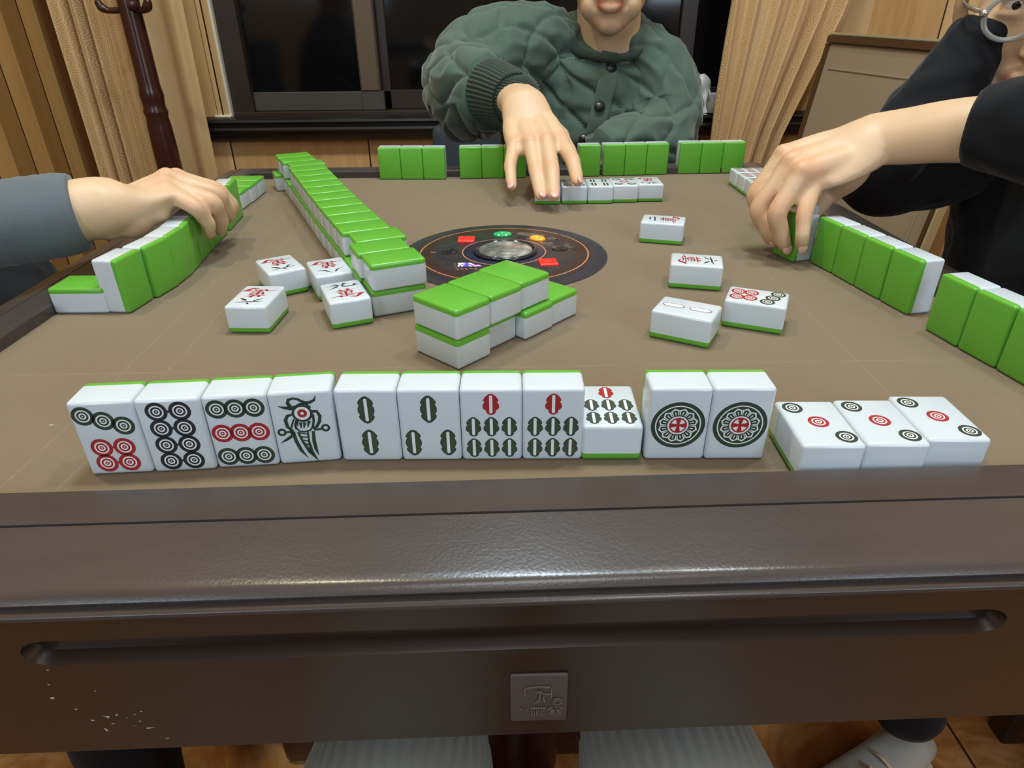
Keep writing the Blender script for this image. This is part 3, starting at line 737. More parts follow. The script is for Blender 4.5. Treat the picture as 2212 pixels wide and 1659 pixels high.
# discards on the right
G = 'face-up discards right of the middle disc'
def placed(x, y, th): u_ = Vector((math.cos(th), math.sin(th))); v_ = Vector((-u_.y, u_.x)); return Vector((x, y)) + u_ * TL / 2 + v_ * TW / 2, u_
c, u = placed(.1333, .0316, -.3096); tile('wan2', c, EPS, 'up', -u, 'face-up tile with black numeral two and a red character, farthest of the right discards', G)
c, u = placed(.1342, -.0913, -.2578); tile('wan6', c, EPS, 'up', u, 'face-up tile with red character left and black numeral six right, among the right discards', G)
c, u = placed(.0993, -.1848, -.5246); tile('bam2s', c, EPS, 'up', u, 'face-up tile with two outlined bamboo sticks among the right discards', G)
c, u = placed(.1546, -.1684, -.4367); tile('dot7', c, EPS, 'up', u, 'face-up discard with four red and three green dots, right of the two-bamboo discard', G)
# discards on the left
G = 'face-up discards left of the long wall'
tile('wan6', (-.1826, -.0778), EPS, 'up', (.526, -.850), 'face-up tile with numeral six, rear left of the left discards', G)
tile('wan8', (-.1406, -.0860), EPS, 'up', (.41, -.91), 'face-up tile with upside-down numeral eight, touching the long wall', G)
tile('wan6', (-.1804, -.1478), EPS, 'up', (-.06, -1), 'face-up tile with numeral six, nearest the camera among the left discards', G)
tile('wan9', (-.1174, -.1403), EPS, 'up', (-.38, .925), 'face-up tile with upright black numeral above red character, by the long wall\'s near end', G)
# left flat tiles
tile(None, (-.3213, -.1128), EPS, 'down', (1, -.02), 'lone face-down green tile lying at the near end of the left player\'s row')
G = 'left player\'s face-down trio'
for k, y in enumerate((.1925, .2225, .2525)):
    tile(None, (-.3212 + .0008 * (k == 1), y), EPS, 'down', (1, .01), ('nearest', 'middle', 'farthest')[k] + ' of three face-down green tiles at the far left corner of the table', G)
# left player's standing row
G = 'left player\'s standing tiles'
LN = [(-.2841, -.1292), (-.2772, -.0983), (-.2728, -.0680), (-.2722, -.0377), (-.2762, -.0070), (-.2790, .0235), (-.2822, .0540), (-.2850, .0900), (-.2880, .1205)]
LT = [(.15, 1), (.185, 1), (.04, 1), (-.12, 1), (-.09, 1), (-.10, 1), (-.09, 1), (-.095, 1), (-.10, 1)]
for k, (p, q) in enumerate(zip(LN, LT)):
    q = unit(*q); n = Vector((q.y, -q.x, 0)); c = Vector((p[0], p[1], 0)) + q * TW / 2 - n * TT / 2
    tile(None, c, EPS, 'stand', -n, ('nearest' if k == 0 else 'farthest' if k == 8 else ORD[k]) + (' tile' if k in (0, 8) else ' tile from the near end') + ' of the left player\'s standing green-backed row' + (', under the hand' if k in (4, 5, 6) else ''), G)
# right player's standing rows
G = 'right player\'s standing tiles'
RN = [(.2966, -.1548, -.185), (.2908, -.1240, -.175), (.2856, -.0938, -.165), (.2807, -.0634, -.20)]
for k, (x, y, s_) in enumerate(RN):
    q = unit(s_, 1); n = Vector((-q.y, q.x, 0)); c = Vector((x, y, 0)) + q * TW / 2 - n * TT / 2
    tile(None, c, EPS, 'stand', -n, ORD[k] + ' tile from the near end of the four green backs beside the right hand', G)
for k, (x, y, s_) in enumerate(((.2961, -.1790, .15), (.3005, -.2096, .18), (.3062, -.2400, .15))):
    q = unit(s_, -1); n = Vector((q.y, -q.x, 0)); c = Vector((x, y, 0)) + q * TW / 2 - Vector((-1, -s_, 0)).normalized() * TT / 2
    tile(None, c, EPS, 'stand', (1, s_), ('farthest', 'middle', 'nearest')[k] + ' of three large standing green backs at the right edge of the picture', G)
q = unit(-.285, 1); n = Vector((-q.y, q.x, 0)); c = Vector((.2590, -.0347, 0)) + q * TW / 2 - n * TT / 2
tile(None, c, EPS, 'stand', -n, 'standing tile held between the fingers of the right player', G)
for k, (x, y, s_) in enumerate(((.2710, .0010, -.02), (.2705, .0315, -.02), (.2700, .0620, -.02))):
    q = unit(s_, 1); n = Vector((-q.y, q.x, 0)); c = Vector((x, y, 0)) + q * TW / 2 - n * TT / 2
    tile(None, c, EPS, 'stand', -n, ('nearest', 'middle', 'farthest')[k] + ' of three standing tiles hidden behind the right player\'s hand', G)
G = 'right player\'s face-up trio'
for k, y in enumerate((.2030, .2332, .2634)):
    tile('bam9', (.3178, y), EPS, 'up', (-1, .02), ('nearest', 'middle', 'farthest')[k] + ' of three face-up tiles with dense bamboo marks behind the right player\'s hand', G)
# far player's standing row, backs to the camera
G = 'far player\'s standing tiles'
def far(x, y, th, n_, desc, names):
    u_ = Vector((math.cos(th), math.sin(th), 0)); v_ = Vector((-u_.y, u_.x, 0))
    for k in range(n_):
        c = Vector((x, y, 0)) + u_ * (.0302 * k + .015) + v_ * TT / 2
        tile(None, c, EPS, 'stand', v_, names[k] + desc, G)
LMR = ('left', 'middle', 'right')
far(-.1655, .3300, -.055, 3, ' standing tile of the far row\'s leftmost three', LMR)
far(-.0555, .3262, .03, 3, ' standing tile of the three behind the far player\'s little finger', LMR)
far(.1062, .3306, .04, 1, 'single standing green tile right of the far player\'s reaching hand', ('',))
far(.1402, .3331, .055, 3, ' tile of the three standing in front of the green jacket\'s buttons', LMR)
far(.2463, .3410, .012, 3, ' tile of the far row\'s rightmost three, below the cup', LMR)
# far player's discards
G = 'face-up discards in front of the far player'
for k, (fc, x, lb) in enumerate((('dot3', .0547, 'face-up tile mostly hidden under the far player\'s fingers'), ('dot5', .0861, 'face-up tile under the far player\'s index fingertip'),
                                  ('bam4', .1166, 'face-up tile with four bamboo sticks in front of the far row'), ('dot5', .1468, 'face-up tile with five dots in front of the far row'), ('wan9', .1772, 'face-up tile with a red character at the right end of the far discards'))):
    tile(fc, (x, .2035 + .004 * max(0, k - 2) * .8), EPS, 'up', (-.02, -1), lb, G)
# the long two-layer wall
ml = [(-.2828, .2946, -.2451, .3062), (-.2746, .2716, -.2381, .2841), (-.2635, .2424, -.2283, .2557), (-.2503, .2149, -.2152, .2286), (-.2372, .1864, -.2044, .2006), (-.2272, .1598, -.1927, .1718), (-.2160, .1314, -.1817, .1459), (-.2034, .1038, -.1692, .1203),
      (-.1911, .0760, -.1567, .0923), (-.1788, .05, -.1451, .0643), (-.1667, .0217, -.1321, .0373), (-.1551, -.0068, -.1205, .0069), (-.1432, -.0345, -.1089, -.0181), (-.1298, -.0627, -.0926, -.0480), (-.1185, -.0920, -.0844, -.0759), (-.1056, -.1181, -.0707, -.1026), (-.0937, -.1525, -.0563, -.1365)]
# fit one straight line of evenly spaced tiles, keep the small sideways offsets of the real ones
mid = np.array([((a + c) / 2, (b + d) / 2) for a, b, c, d in ml]); tt_ = np.arange(17)
px_, py_ = np.polyfit(tt_, mid[:, 0], 1), np.polyfit(tt_, mid[:, 1], 1)
wd = unit(px_[0], py_[0]); side = Vector((-wd.y, wd.x, 0))
offs = [-.0035, -.0025, .0030, .0, -.0002, -.0005, -.0008, -.001, -.001, -.001, -.0008, -.0004, 0, .0048, -.0010, .0012]
offb = [-.0110, -.0020, -.0022, -.0018, -.002, -.0022, -.002, -.0018, -.002, -.002, -.0016, -.0014, -.001, -.0012, -.002, .0004]
c0 = Vector((px_[1] + px_[0] * 8, py_[1] + py_[0] * 8, 0)); PT = .03012
for lay in (0, 1):
    G = ('lower' if lay == 0 else 'upper') + ' layer of the long tile wall'
    for k in range(16):
        s_ = (k - 7.5) * PT; o_ = (offb if lay == 0 else offs)[k]; jit = .0
        c = c0 + wd * (s_ + (.0 if lay else -.002)) + side * o_
        j = 15 - k
        lb = ('nearest' if j == 0 else 'farthest' if j == 15 else ORD[j]) + (' tile' if j in (0, 15) else ' tile from the near end') + ' in the ' + ('lower' if lay == 0 else 'upper') + ' layer of the long green-backed wall'
        tile(None, c, EPS + lay * (TT + .0003), 'down', (side.x, side.y), lb, G)
# the short wall in front of the disc
G = 'short tile wall in front of the disc'
su = Vector((.722, -.692, 0))
for k, (x, y) in enumerate(((-.0345, -.2062), (-.0137, -.1836), (.0064, -.1603))):
    tile(None, (x, y), EPS + TT + .0003, 'down', su, ('nearest', 'middle', 'farthest')[k] + ' tile in the upper layer of the short green-backed wall', G)
for k, (x, y) in enumerate(((-.0348, -.2052), (-.0176, -.1792), (.0092, -.1628), (.0288, -.1398))):
    tile(None, (x, y), EPS, 'down', su, ('nearest', 'set-back second', 'third', 'uncovered farthest')[k] + ' tile in the lower layer of the short green-backed wall', G)

# ------------------------------------------------------------------ people
from mathutils.bvhtree import BVHTree
def V3(*a): return np.array(a, float)
def nrm(v): return v / max(np.linalg.norm(v), 1e-9)
def remeshed(name, parts, voxel, m, parent, smooth_it=4, tint=None, soft=None):
    """fuse closed shapes into one continuous skin"""
    me = D.meshes.new('tmp'); V, F = join(parts); me.from_pydata(V, [], F); me.update()
    o = D.objects.new('tmp', me); COL.objects.link(o)
    bm = bmesh.new(); bm.from_mesh(me); bmesh.ops.recalc_face_normals(bm, faces=bm.faces); bm.to_mesh(me); bm.free()
    r = o.modifiers.new('r', 'REMESH'); r.mode = 'VOXEL'; r.voxel_size = voxel; r.adaptivity = 0
    dg = bpy.context.evaluated_depsgraph_get(); ev = o.evaluated_get(dg)
    out = D.meshes.new_from_object(ev, depsgraph=dg); D.objects.remove(o); D.meshes.remove(me)
    n = len(out.vertices); P = np.empty(n * 3); out.vertices.foreach_get('co', P); P = P.reshape(-1, 3)
    E_ = np.empty(len(out.edges) * 2, int); out.edges.foreach_get('vertices', E_); E_ = E_.reshape(-1, 2)
    a, b = np.r_[E_[:, 0], E_[:, 1]], np.r_[E_[:, 1], E_[:, 0]]; deg = np.maximum(np.bincount(a, minlength=n), 1)
    def avg(Q): return np.stack([np.bincount(a, Q[b, k], n) for k in range(3)], 1) / deg[:, None]
    for it in range(smooth_it):
        P = P + .6 * (avg(P) - P); P = P - .34 * (avg(P) - P) if it % 2 else P
    if soft is not None:                                # faces get a few more rounds than hands
        wgt = np.clip((soft[1] - np.linalg.norm(P - np.array(soft[0]), axis=1)) / .03, 0, 1)[:, None]
        for it in range(9): P = P + .6 * wgt * (avg(P) - P)
    out.vertices.foreach_set('co', P.ravel()); out.update()
    ob = link(name, out, m, parent)
    at = out.color_attributes.new('tint', 'FLOAT_COLOR', 'POINT'); c = np.ones((n, 4))
    if tint is not None: c[:, :3] = tint(P)
    at.data.foreach_set('color', c.ravel()); return ob
def gauss(P, c, r): return np.exp(-np.sum((P - np.array(c)) ** 2, 1) / (r * r))
RAD = {'index': (.0102, .0090, .0080, .0066), 'mid': (.0104, .0093, .0082, .0067), 'ring': (.0100, .0088, .0077, .0063), 'pinky': (.0090, .0076, .0067, .0056), 'thumb': (.0130, .0118, .0108, .0080)}
def hand(J, s, fore, wr=(.029, .019), skip_nails=(), extra=()):
    """J: wrist + per finger [MCP, PIP, DIP, tip]; fore: forearm rows (x,y,z,a,b). returns (parts, tips, knuckles, nails)"""
    w = V3(*J['wrist']); fs = ['index', 'mid', 'ring', 'pinky']; parts = []; tips = []; kn = []; nails = []
    mc = {f: V3(*J[f][0]) for f in fs}
    side = nrm(mc['index'] - mc['pinky']); fwd = nrm((mc['mid'] + mc['ring']) / 2 - w); dor = nrm(np.cross(side, fwd))
    ref = np.mean([V3(*J[f][0]) for f in fs], 0) - np.mean([V3(*J[f][2]) for f in fs], 0)
    if dor @ ref < 0: dor = -dor
    for f, q in zip(fs, (.020, .007, -.006, -.018)):
        r = np.array(RAD[f]) * s; j = [V3(*p) for p in J[f]]
        base = w + side * q * s + fwd * .006 * s
        parts.append(tube([[*(base + fwd * .012 * s - dor * .004 * s), .0110 * s, .0105 * s], [*(base * .5 + j[0] * .5 - dor * .0035 * s), .0128 * s, .0118 * s], [*(j[0] - dor * .0018 * s), r[0] * 1.12, r[0] * 1.10]], 18, 18, dor))
        tip = j[3] - nrm(j[3] - j[2]) * r[3] * .85
        m1 = (j[0] + j[1]) / 2; m2 = (j[1] + j[2]) / 2
        parts.append(tube([[*(j[0] - dor * .001), r[0] * 1.02, r[0]], [*m1, r[0] * .93, r[0] * .90], [*j[1], r[1] * 1.05, r[1] * 1.0], [*m2, r[1] * .95, r[1] * .92], [*j[2], r[2] * 1.02, r[2] * .97], [*((j[2] + tip) / 2), r[2] * .98, r[2] * .90], [*tip, r[3] * 1.04, r[3] * .86]], 34, 18, dor))
        parts.append(ell(j[0] + dor * .0004 * s, [r[0] * 1.06] * 3, None, 10, 14))
        tips.append(j[3]); kn += [j[0] + dor * .008 * s, j[1] + dor * .006 * s]
        ax = nrm(j[3] - j[2]); d = dor - ax * (dor @ ax)
        bend = (j[2] - (j[1] + j[3]) / 2); bend = bend - ax * (bend @ ax)
        d = nrm(nrm(d) + (nrm(bend) * .8 if np.linalg.norm(bend) > .0012 else 0)); sd = nrm(np.cross(ax, d))
        if f not in skip_nails: nails.append((tip + d * r[3] * .62 + ax * r[3] * .12, np.stack([sd, ax, d], 1), (r[3] * .80, r[3] * 1.02, r[3] * .36)))
    for a, b in (('index', 'mid'), ('mid', 'ring'), ('ring', 'pinky')):
        for t in (.45, .72, .9): parts.append(ell(w * (1 - t) + (mc[a] + mc[b]) / 2 * t - dor * .004 * s, [.0118 * s] * 3, None, 10, 14))
        web = (mc[a] * .5 + mc[b] * .5) + (V3(*J[a][1]) - mc[a]) * .16 - dor * .003 * s
        parts.append(ell(web, [.0080 * s] * 3, None, 8, 12))
    th = [V3(*p) for p in J['thumb']]; r = np.array(RAD['thumb']) * s
    parts.append(tube([[*(w + side * .012 * s), .012 * s, .012 * s], [*th[0], .0150 * s, .0140 * s], [*th[1], r[1] * 1.15, r[1] * 1.1]], 18, 18, dor))
    parts.append(ell((th[0] + mc['index'] + w) / 3 - dor * .004, [.0150 * s] * 3)); parts.append(ell((th[1] + mc['index']) / 2 * .5 + (th[0] + w) / 2 * .5 - dor * .003, [.0125 * s] * 3))
    tip = th[3] - nrm(th[3] - th[2]) * r[3] * .85
    parts.append(tube([[*th[1], r[1] * 1.05, r[1]], [*((th[1] + th[2]) / 2), r[1] * .95, r[1] * .9], [*th[2], r[2] * 1.04, r[2] * .95], [*((th[2] + tip) / 2), r[2] * 1.02, r[2] * .85], [*tip, r[3], r[3] * .8]], 24, 18, dor))
    tips.append(th[3])
    pc_ = np.mean([mc[f] for f in fs], 0); pd = pc_ - w
    parts.append(tube([[*(w + pd * .72 - dor * .004 * s), .034 * s, .0095 * s], [*(w + pd * .45 - dor * .004 * s), .0335 * s, .0135 * s], [*(w + pd * .2 - dor * .002 * s), wr[0] * 1.08, wr[1] * .92], [*w, wr[0], wr[1]]] + fore, 44, 26, dor))
    for c_, r_ in extra: parts.append(ell(c_, [r_] * 3))
    return parts, tips, kn, nails, dor
def add_nails(nails, parent, m=None):
    for c, R, r in nails: pyobj('fingernail', ell(c, r, R, 8, 14), m or M_nail, parent)
def frame_from(f, up=(0, 0, 1)):
    f = nrm(V3(*f)); y = -f; z = nrm(V3(*up) - y * (V3(*up) @ y)); return np.stack([np.cross(y, z), y, z], 1)
def head(c, f, s=1.0):
    """skin shapes of a head centred at c looking along f; also returns the local-to-world map"""
    R = frame_from(f); W = lambda *p: V3(*c) + R @ (V3(*p) * s); P = []
    e = lambda p, r, n=(14, 20): P.append(ell(W(*p), [q * s for q in r], R, *n))
    e((0, .018, .045), (.074, .092, .076)); e((0, -.026, -.018), (.063, .062, .082)); e((0, -.032, -.060), (.050, .048, .034))
    for k in (-1, 1):
        e((k * .043, -.006, -.052), (.015, .034, .030)); e((k * .038, -.056, -.026), (.026, .026, .030)); e((k * .030, -.054, -.070), (.020, .026, .024))
        e((k * .030, -.078, .026), (.024, .012, .007)); e((k * .0100, -.093, -.034), (.0080, .0095, .0070)); e((k * .078, .012, -.004), (.007, .019, .032)); e((k * .074, .006, -.026), (.008, .010, .012))
        e((k * .031, -.0735, .016), (.019, .012, .006)); e((k * .031, -.0735, -.001), (.018, .012, .005))
    e((0, -.062, -.097), (.023, .023, .018)); e((0, -.052, -.086), (.036, .032, .024)); e((0, -.060, -.078), (.038, .026, .020)); e((0, -.070, -.055), (.034, .022, .016)); e((0, -.068, -.078), (.032, .020, .012))
    P.append(tube([[*W(0, -.082, .018), .0070 * s], [*W(0, -.092, -.012), .0070 * s], [*W(0, -.101, -.032), .0085 * s]], 14, 14))
    # lips: two bows with a dark parting between them
    P.append(tube([[*W(-.023, -.080, -.0625), .0030 * s], [*W(-.012, -.0905, -.0585), .0062 * s], [*W(0, -.0925, -.0600), .0058 * s], [*W(.012, -.0905, -.0585), .0062 * s], [*W(.023, -.080, -.0625), .0030 * s]], 22, 12))
    P.append(tube([[*W(-.021, -.080, -.0665), .0030 * s], [*W(-.010, -.0890, -.0722), .0070 * s], [*W(0, -.0910, -.0735), .0080 * s], [*W(.010, -.0890, -.0722), .0070 * s], [*W(.021, -.080, -.0665), .0030 * s]], 22, 12))
    lips = [W(x, -.0895, z) for x in (-.017, -.011, -.005, 0, .005, .011, .017) for z in (-.0605, -.0665, -.0725)]
    part = [W(x, -.0885 - .002 * (abs(x) < .01), -.0655) for x in (-.016, -.013, -.010, -.007, -.0035, 0, .0035, .007, .010, .013, .016)]
    return P, W, R, lips, part
def head_extras(W, R, s, parent, hair=True):
    for k in (-1, 1):
        ob = pyobj('eye', ell(W(k * .031, -.0705, .0075), [.0118 * s] * 3, R), M_eye, parent)
        iris = pyobj('iris', ell(W(k * .031, -.0798, .0072), [.0052 * s, .0028 * s, .0052 * s], R, 10, 16), M_iris, ob)
        pyobj('eyebrow', tube([[*W(k * .014, -.0885, .031), .0022], [*W(k * .030, -.0885, .036), .0032], [*W(k * .048, -.076, .032), .0016]], 14, 10), M_hair, parent)
    if hair:
        pr = [ell(W(0, .026, .058), [.081 * s, .094 * s, .078 * s], R, 18, 26)]
        for k in range(26):
            a = -2.6 + 5.2 * k / 25; p = (.070 * math.sin(a), .020 - .088 * math.cos(a) * 1.0, .092 - .02 * abs(math.sin(a * 1.3)))
            q = (.076 * math.sin(a), .018 - .092 * math.cos(a), .056 - .012 * math.sin(k * 2.3) - (.03 if abs(a) > 1.2 else 0))
            pr.append(tube([[*W(*p), .012 * s], [*W(*q), .006 * s]], 8, 8))
        remeshed('hair', pr, .004, M_hair, parent, 2)
def face_tint(lips, part, extra=()):
    def f(P):
        t = np.ones((len(P), 3)); w = np.zeros(len(P))
        for l in lips: w = np.maximum(w, gauss(P, l, .0062))
        w = np.clip(w * 1.5, 0, 1)[:, None]; t = t * (1 - w) + w * np.array([.86, .42, .48])
        w = np.zeros(len(P))
        for l in part: w = np.maximum(w, gauss(P, l, .0021))
        w = np.clip(w * 1.1, 0, .8)[:, None]; t = t * (1 - w) + w * np.array([.16, .10, .11])
        for c, r, k in extra:
            g = gauss(P, c, r)[:, None]; t = t * (1 - g * (1 - np.array(k)))
        return t
    return f
def wrink(p, sc, seed=0.0): return noise.noise(Vector((p[0] * sc + seed, p[1] * sc, p[2] * sc)))
def quilt(u, v, per=.074):
    a, b = (u + v * .62) / per, (u - v * .62) / per
    d = min(abs(a - round(a)), abs(b - round(b))) * 2
    return 1 - math.exp(-(d / .16) ** 1.0)
def garment(name, pts, m, parent, n, seg, up, disp, cap=True, power=2.0):
    V, F, UV = tube(pts, n, seg, up, cap, disp, True, power); return pyobj(name, (V, F), m, parent)

# ---- far player in the quilted green jacket
pc = tag(empty('person', (.19, .80, Z0)), 'person in a quilted green button-up jacket reaching over the table opposite the camera', 'person')
JC = {'wrist': [.0301, .3297, .0933],
 'index': [[.0748, .2621, .0540], [.0839, .2205, .0418], [.0864, .1967, .0298], [.0862, .1784, .0236]],
 'mid': [[.0565, .2540, .0566], [.0596, .2122, .0330], [.0598, .1869, .0168], [.0597, .1690, .0090]],
 'ring': [[.0366, .2565, .0552], [.0418, .2203, .0300], [.0445, .1955, .0152], [.0457, .1775, .0080]],
 'pinky': [[.0171, .2636, .0520], [.0119, .2349, .0330], [.0126, .2178, .0200], [.0138, .2018, .0136]],
 'thumb': [[.0559, .3329, .0700], [.0761, .3036, .0540], [.0843, .2772, .0410], [.0815, .2552, .0345]]}
for f in JC:
    if f == 'wrist': JC[f] = [JC[f][0], JC[f][1] - .030, JC[f][2] + .004]
    else: JC[f] = [[q[0] - .001, q[1] - .0265, q[2] + .0066] for q in JC[f]]
hp, tips, kn, nails, dor = hand(JC, .98, [[.026, .335, .0970, .0280, .021], [.016, .380, .098, .029, .024], [.000, .44, .098, .034, .030], [-.045, .555, .09, .038, .036], [-.02, .64, .125, .04, .04], [.07, .71, .125, .04, .04], [.13, .73, .10, .04, .04]])
hc, fc = (.190, .674, .279), (-.16, -1, -.02)
Hd, W, R, lips, part = head(hc, fc)
neck = [tube([[.193, .715, .10, .062, .056], [.192, .705, .165, .056, .054], [.190, .692, .23, .054, .056]], 14, 24, (0, -1, 0)),
        tube([[.19, .80, -.22, .12, .08], [.19, .76, -.15, .13, .085], [.188, .73, .05, .135, .08], [.19, .72, .11, .07, .055]], 20, 28, (0, -1, 0)),
        tube([[.19, .72, .10, .05], [.25, .71, .10, .045], [.28, .68, .08, .042], [.282, .64, .03, .040], [.255, .59, -.005, .040], [.19, .53, -.012, .034], [.135, .485, -.03, .028]], 34, 20, (0, 0, 1))]
JL = {'wrist': [.135, .485, -.035], 'index': [[.075, .462, -.03], [.052, .452, -.05], [.050, .455, -.07], [.056, .460, -.08]], 'mid': [[.072, .480, -.026], [.046, .474, -.046], [.043, .476, -.07], [.050, .480, -.083]],
      'ring': [[.074, .498, -.030], [.050, .496, -.050], [.047, .498, -.072], [.053, .500, -.083]], 'pinky': [[.078, .514, -.038], [.058, .515, -.055], [.055, .516, -.070], [.059, .517, -.080]], 'thumb': [[.11, .458, -.045], [.085, .442, -.055], [.066, .440, -.065], [.055, .446, -.072]]}
hl, tl, kl, nl, _ = hand(JL, .95, [[.15, .497, -.03, .030, .022], [.19, .53, -.012, .034, .03]])
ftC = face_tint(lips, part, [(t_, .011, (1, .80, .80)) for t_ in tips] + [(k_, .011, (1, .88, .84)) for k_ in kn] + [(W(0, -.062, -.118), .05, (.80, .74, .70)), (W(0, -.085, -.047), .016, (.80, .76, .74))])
bC = remeshed('body', hp + Hd + neck + hl, .0018, M_skinC, pc, 9, ftC, (hc, .16))
add_nails(nails, bC)
head_extras(W, R, 1.0, pc)
def dj(seed, amp=.0105, fold=0.0):
    def f(u, l, p, th):
        w = wrink(p, 9, seed) * .010 + wrink((p[0] * .6 + p[2] * .8, p[1], p[2] * 1.7), 24, seed) * .0055
        return amp * (quilt(u, l) - 1) + w
    return f
jk = garment('jacket', [[.19, .797, -.275, .185, .125], [.19, .785, -.22, .185, .135], [.188, .745, -.02, .190, .135], [.187, .728, .07, .190, .118], [.189, .712, .130, .165, .092], [.191, .702, .156, .112, .070], [.192, .692, .168, .076, .064]], M_jacket, pc, 150, 230, (0, -1, 0), dj(3.1), cap=False, power=2.25)
def ds(seed, per=.074, fold=.006):
    def f(u, l, p, th):
        w = wrink(p, 11, seed) * .010
        rid = 1 - abs(wrink((p[0] * 1.4, p[1] * .55, p[2] * 1.4), 17, seed + 5)) * 2
        return .0085 * (quilt(u, l, per) - 1) + w + fold * max(0, rid - .35)
    return f
sl = garment('sleeve', [[.115, .735, .115, .085, .075], [.050, .705, .140, .088, .078], [-.018, .650, .125, .084, .080], [-.052, .575, .092, .072, .076], [-.048, .500, .090, .062, .070], [-.022, .440, .097, .050, .055], [-.010, .418, .098, .044, .046]], M_jacket, jk, 120, 130, (0, 0, 1), ds(1.7), cap=False)
ribd = lambda u, l, p, th: .0013 * math.sin(th * 44)
garment('cuff', [[-.013, .424, .098, .043, .045], [.000, .402, .098, .041, .042], [.014, .378, .0965, .038, .037], [.0225, .362, .0955, .0365, .0345], [.0240, .3585, .0953, .0350, .0330], [.0230, .3600, .0955, .0325, .0300], [.010, .384, .097, .031, .029]], M_rib, jk, 40, 264, (0, 0, 1), ribd, cap=False)
garment('sleeve', [[.20, .735, .10, .080, .070], [.255, .712, .112, .075, .072], [.284, .672, .085, .066, .066], [.286, .625, .030, .060, .060], [.262, .575, .004, .056, .056], [.205, .530, -.002, .050, .050], [.165, .503, -.012, .044, .042]], M_jacket, jk, 120, 130, (0, 0, 1), ds(8.2, fold=.009), cap=False)
garment('cuff', [[.170, .507, -.012, .042, .040], [.150, .492, -.022, .036, .034]], M_rib, jk, 12, 200, (0, 0, 1), ribd, cap=False)
bv = BVHTree.FromPolygons([tuple(v.co) for v in jk.data.vertices], [tuple(p.vertices) for p in jk.data.polygons])
def on_front(x, z, lift=.002):
    h = bv.ray_cast(Vector((x, .2, z)), Vector((0, 1, 0))); return (h[0] + Vector((0, -lift, 0)), h[1]) if h[0] else (Vector((x, .62, z)), Vector((0, -1, 0)))
# collar band round the neck opening, placket, snaps
ring = []
for k in range(33):
    a = 2 * math.pi * k / 32; ring.append([.192 + .074 * math.cos(a), .690 + .063 * math.sin(a), .157 + .026 * math.sin(a), .0062, .0066])
garment('collar', ring, M_rib, jk, 90, 16, (0, 0, 1), None, cap=False)
pl = [on_front(x, z, .0015)[0] for x, z in ((.190, .135), (.187, .115), (.182, .09), (.175, .06), (.168, .03), (.160, 0), (.155, -.03))]
garment('placket', [[p.x, p.y, p.z, .0155, .0028] for p in pl], M_jacket, jk, 40, 16, (0, -1, 0), None, power=4)
for x, z in ((.190, .116), (.171, .058), (.146, .006), (.170, .006)):
    p, nn = on_front(x, z, .0045); rot = np.array(Vector(nn).to_track_quat('Z', 'Y').to_matrix())
    V, F = lathe([(.0092, -.003), (.0092, .0008), (.0078, .0020), (.0060, .0014), (.0035, .0022), (.0005, .0024)], 24)
    pyobj('button', ([tuple(rot @ np.array(v) + np.array(p)) for v in V], F), M_button, jk)
garment('trousers', [[.09, .86, -.26, .085, .075], [.10, .70, -.262, .080, .072], [.08, .46, -.275, .07, .066], [.075, .42, -.42, .062, .062], [.07, .44, -.68, .05, .055]], M_tr, pc, 50, 40, (0, 0, 1), None)
garment('trousers', [[.29, .86, -.26, .085, .075], [.28, .70, -.262, .080, .072], [.30, .46, -.275, .07, .066], [.305, .42, -.42, .062, .062], [.31, .44, -.68, .05, .055]], M_tr, pc, 50, 40, (0, 0, 1), None)

# ---- right player: black sweatshirt, glasses, cheek on the far hand, near hand on the tiles
pr = tag(empty('person', (.66, .16, Z0)), 'person in a black sweatshirt and round glasses at the right, head propped on one hand', 'person')
JR = {'wrist': [.3257, -.0046, .1004],
 'index': [[.2530, .0110, .0850], [.2312, .0045, .0520], [.2372, .0020, .0310], [.2440, .0060, .0190]],
 'mid': [[.2525, -.0090, .0822], [.2290, -.0150, .0440], [.2380, -.0220, .0260], [.2440, -.0190, .0125]],
 'ring': [[.2554, -.0260, .0779], [.2365, -.0359, .0450], [.2460, -.0343, .0226], [.2535, -.0313, .0100]],
 'pinky': [[.2679, -.0250, .0699], [.2576, -.0420, .0456], [.2565, -.0494, .0285], [.2600, -.0452, .0150]],
 'thumb': [[.3191, .0097, .0711], [.3100, .0305, .0480], [.2946, .0190, .0360], [.2790, .0080, .0292]]}
hp, tips, kn, nails, dor = hand(JR, .93, [[.340, -.0150, .1035, .0252, .0205], [.356, -.0290, .1085, .0258, .0225], [.378, -.049, .1135, .0262, .0250], [.43, -.090, .118, .030, .029], [.51, -.125, .120, .034, .034], [.60, -.05, .125, .038, .038], [.69, .08, .11, .04, .04]], (.0258, .0185))
fr = (-.50, -.84, -.22); RF = frame_from(fr); hcR = V3(.548, .140, .205) - RF @ V3(0, -.083, .012)
Hd, W, R, lips, part = head(hcR, fr)
JF = {'wrist': [.524, .200, .176], 'index': [[.534, .168, .228], [.546, .160, .256], [.556, .166, .272], [.564, .178, .280]], 'mid': [[.540, .184, .232], [.550, .178, .262], [.560, .186, .280], [.567, .198, .288]],
      'ring': [[.546, .200, .230], [.556, .197, .260], [.564, .206, .276], [.570, .217, .284]], 'pinky': [[.550, .215, .222], [.560, .215, .246], [.566, .222, .260], [.572, .231, .268]], 'thumb': [[.532, .174, .188], [.541, .154, .204], [.549, .146, .222], [.558, .145, .236]]}
hf, tf, kf, nf, _ = hand(JF, .93, [[.515, .198, .155, .026, .021], [.475, .190, .095, .032, .030], [.430, .178, .030, .028, .028], [.47, .19, .022, .032, .03], [.56, .23, .05, .036, .036], [.66, .25, .09, .04, .04]])
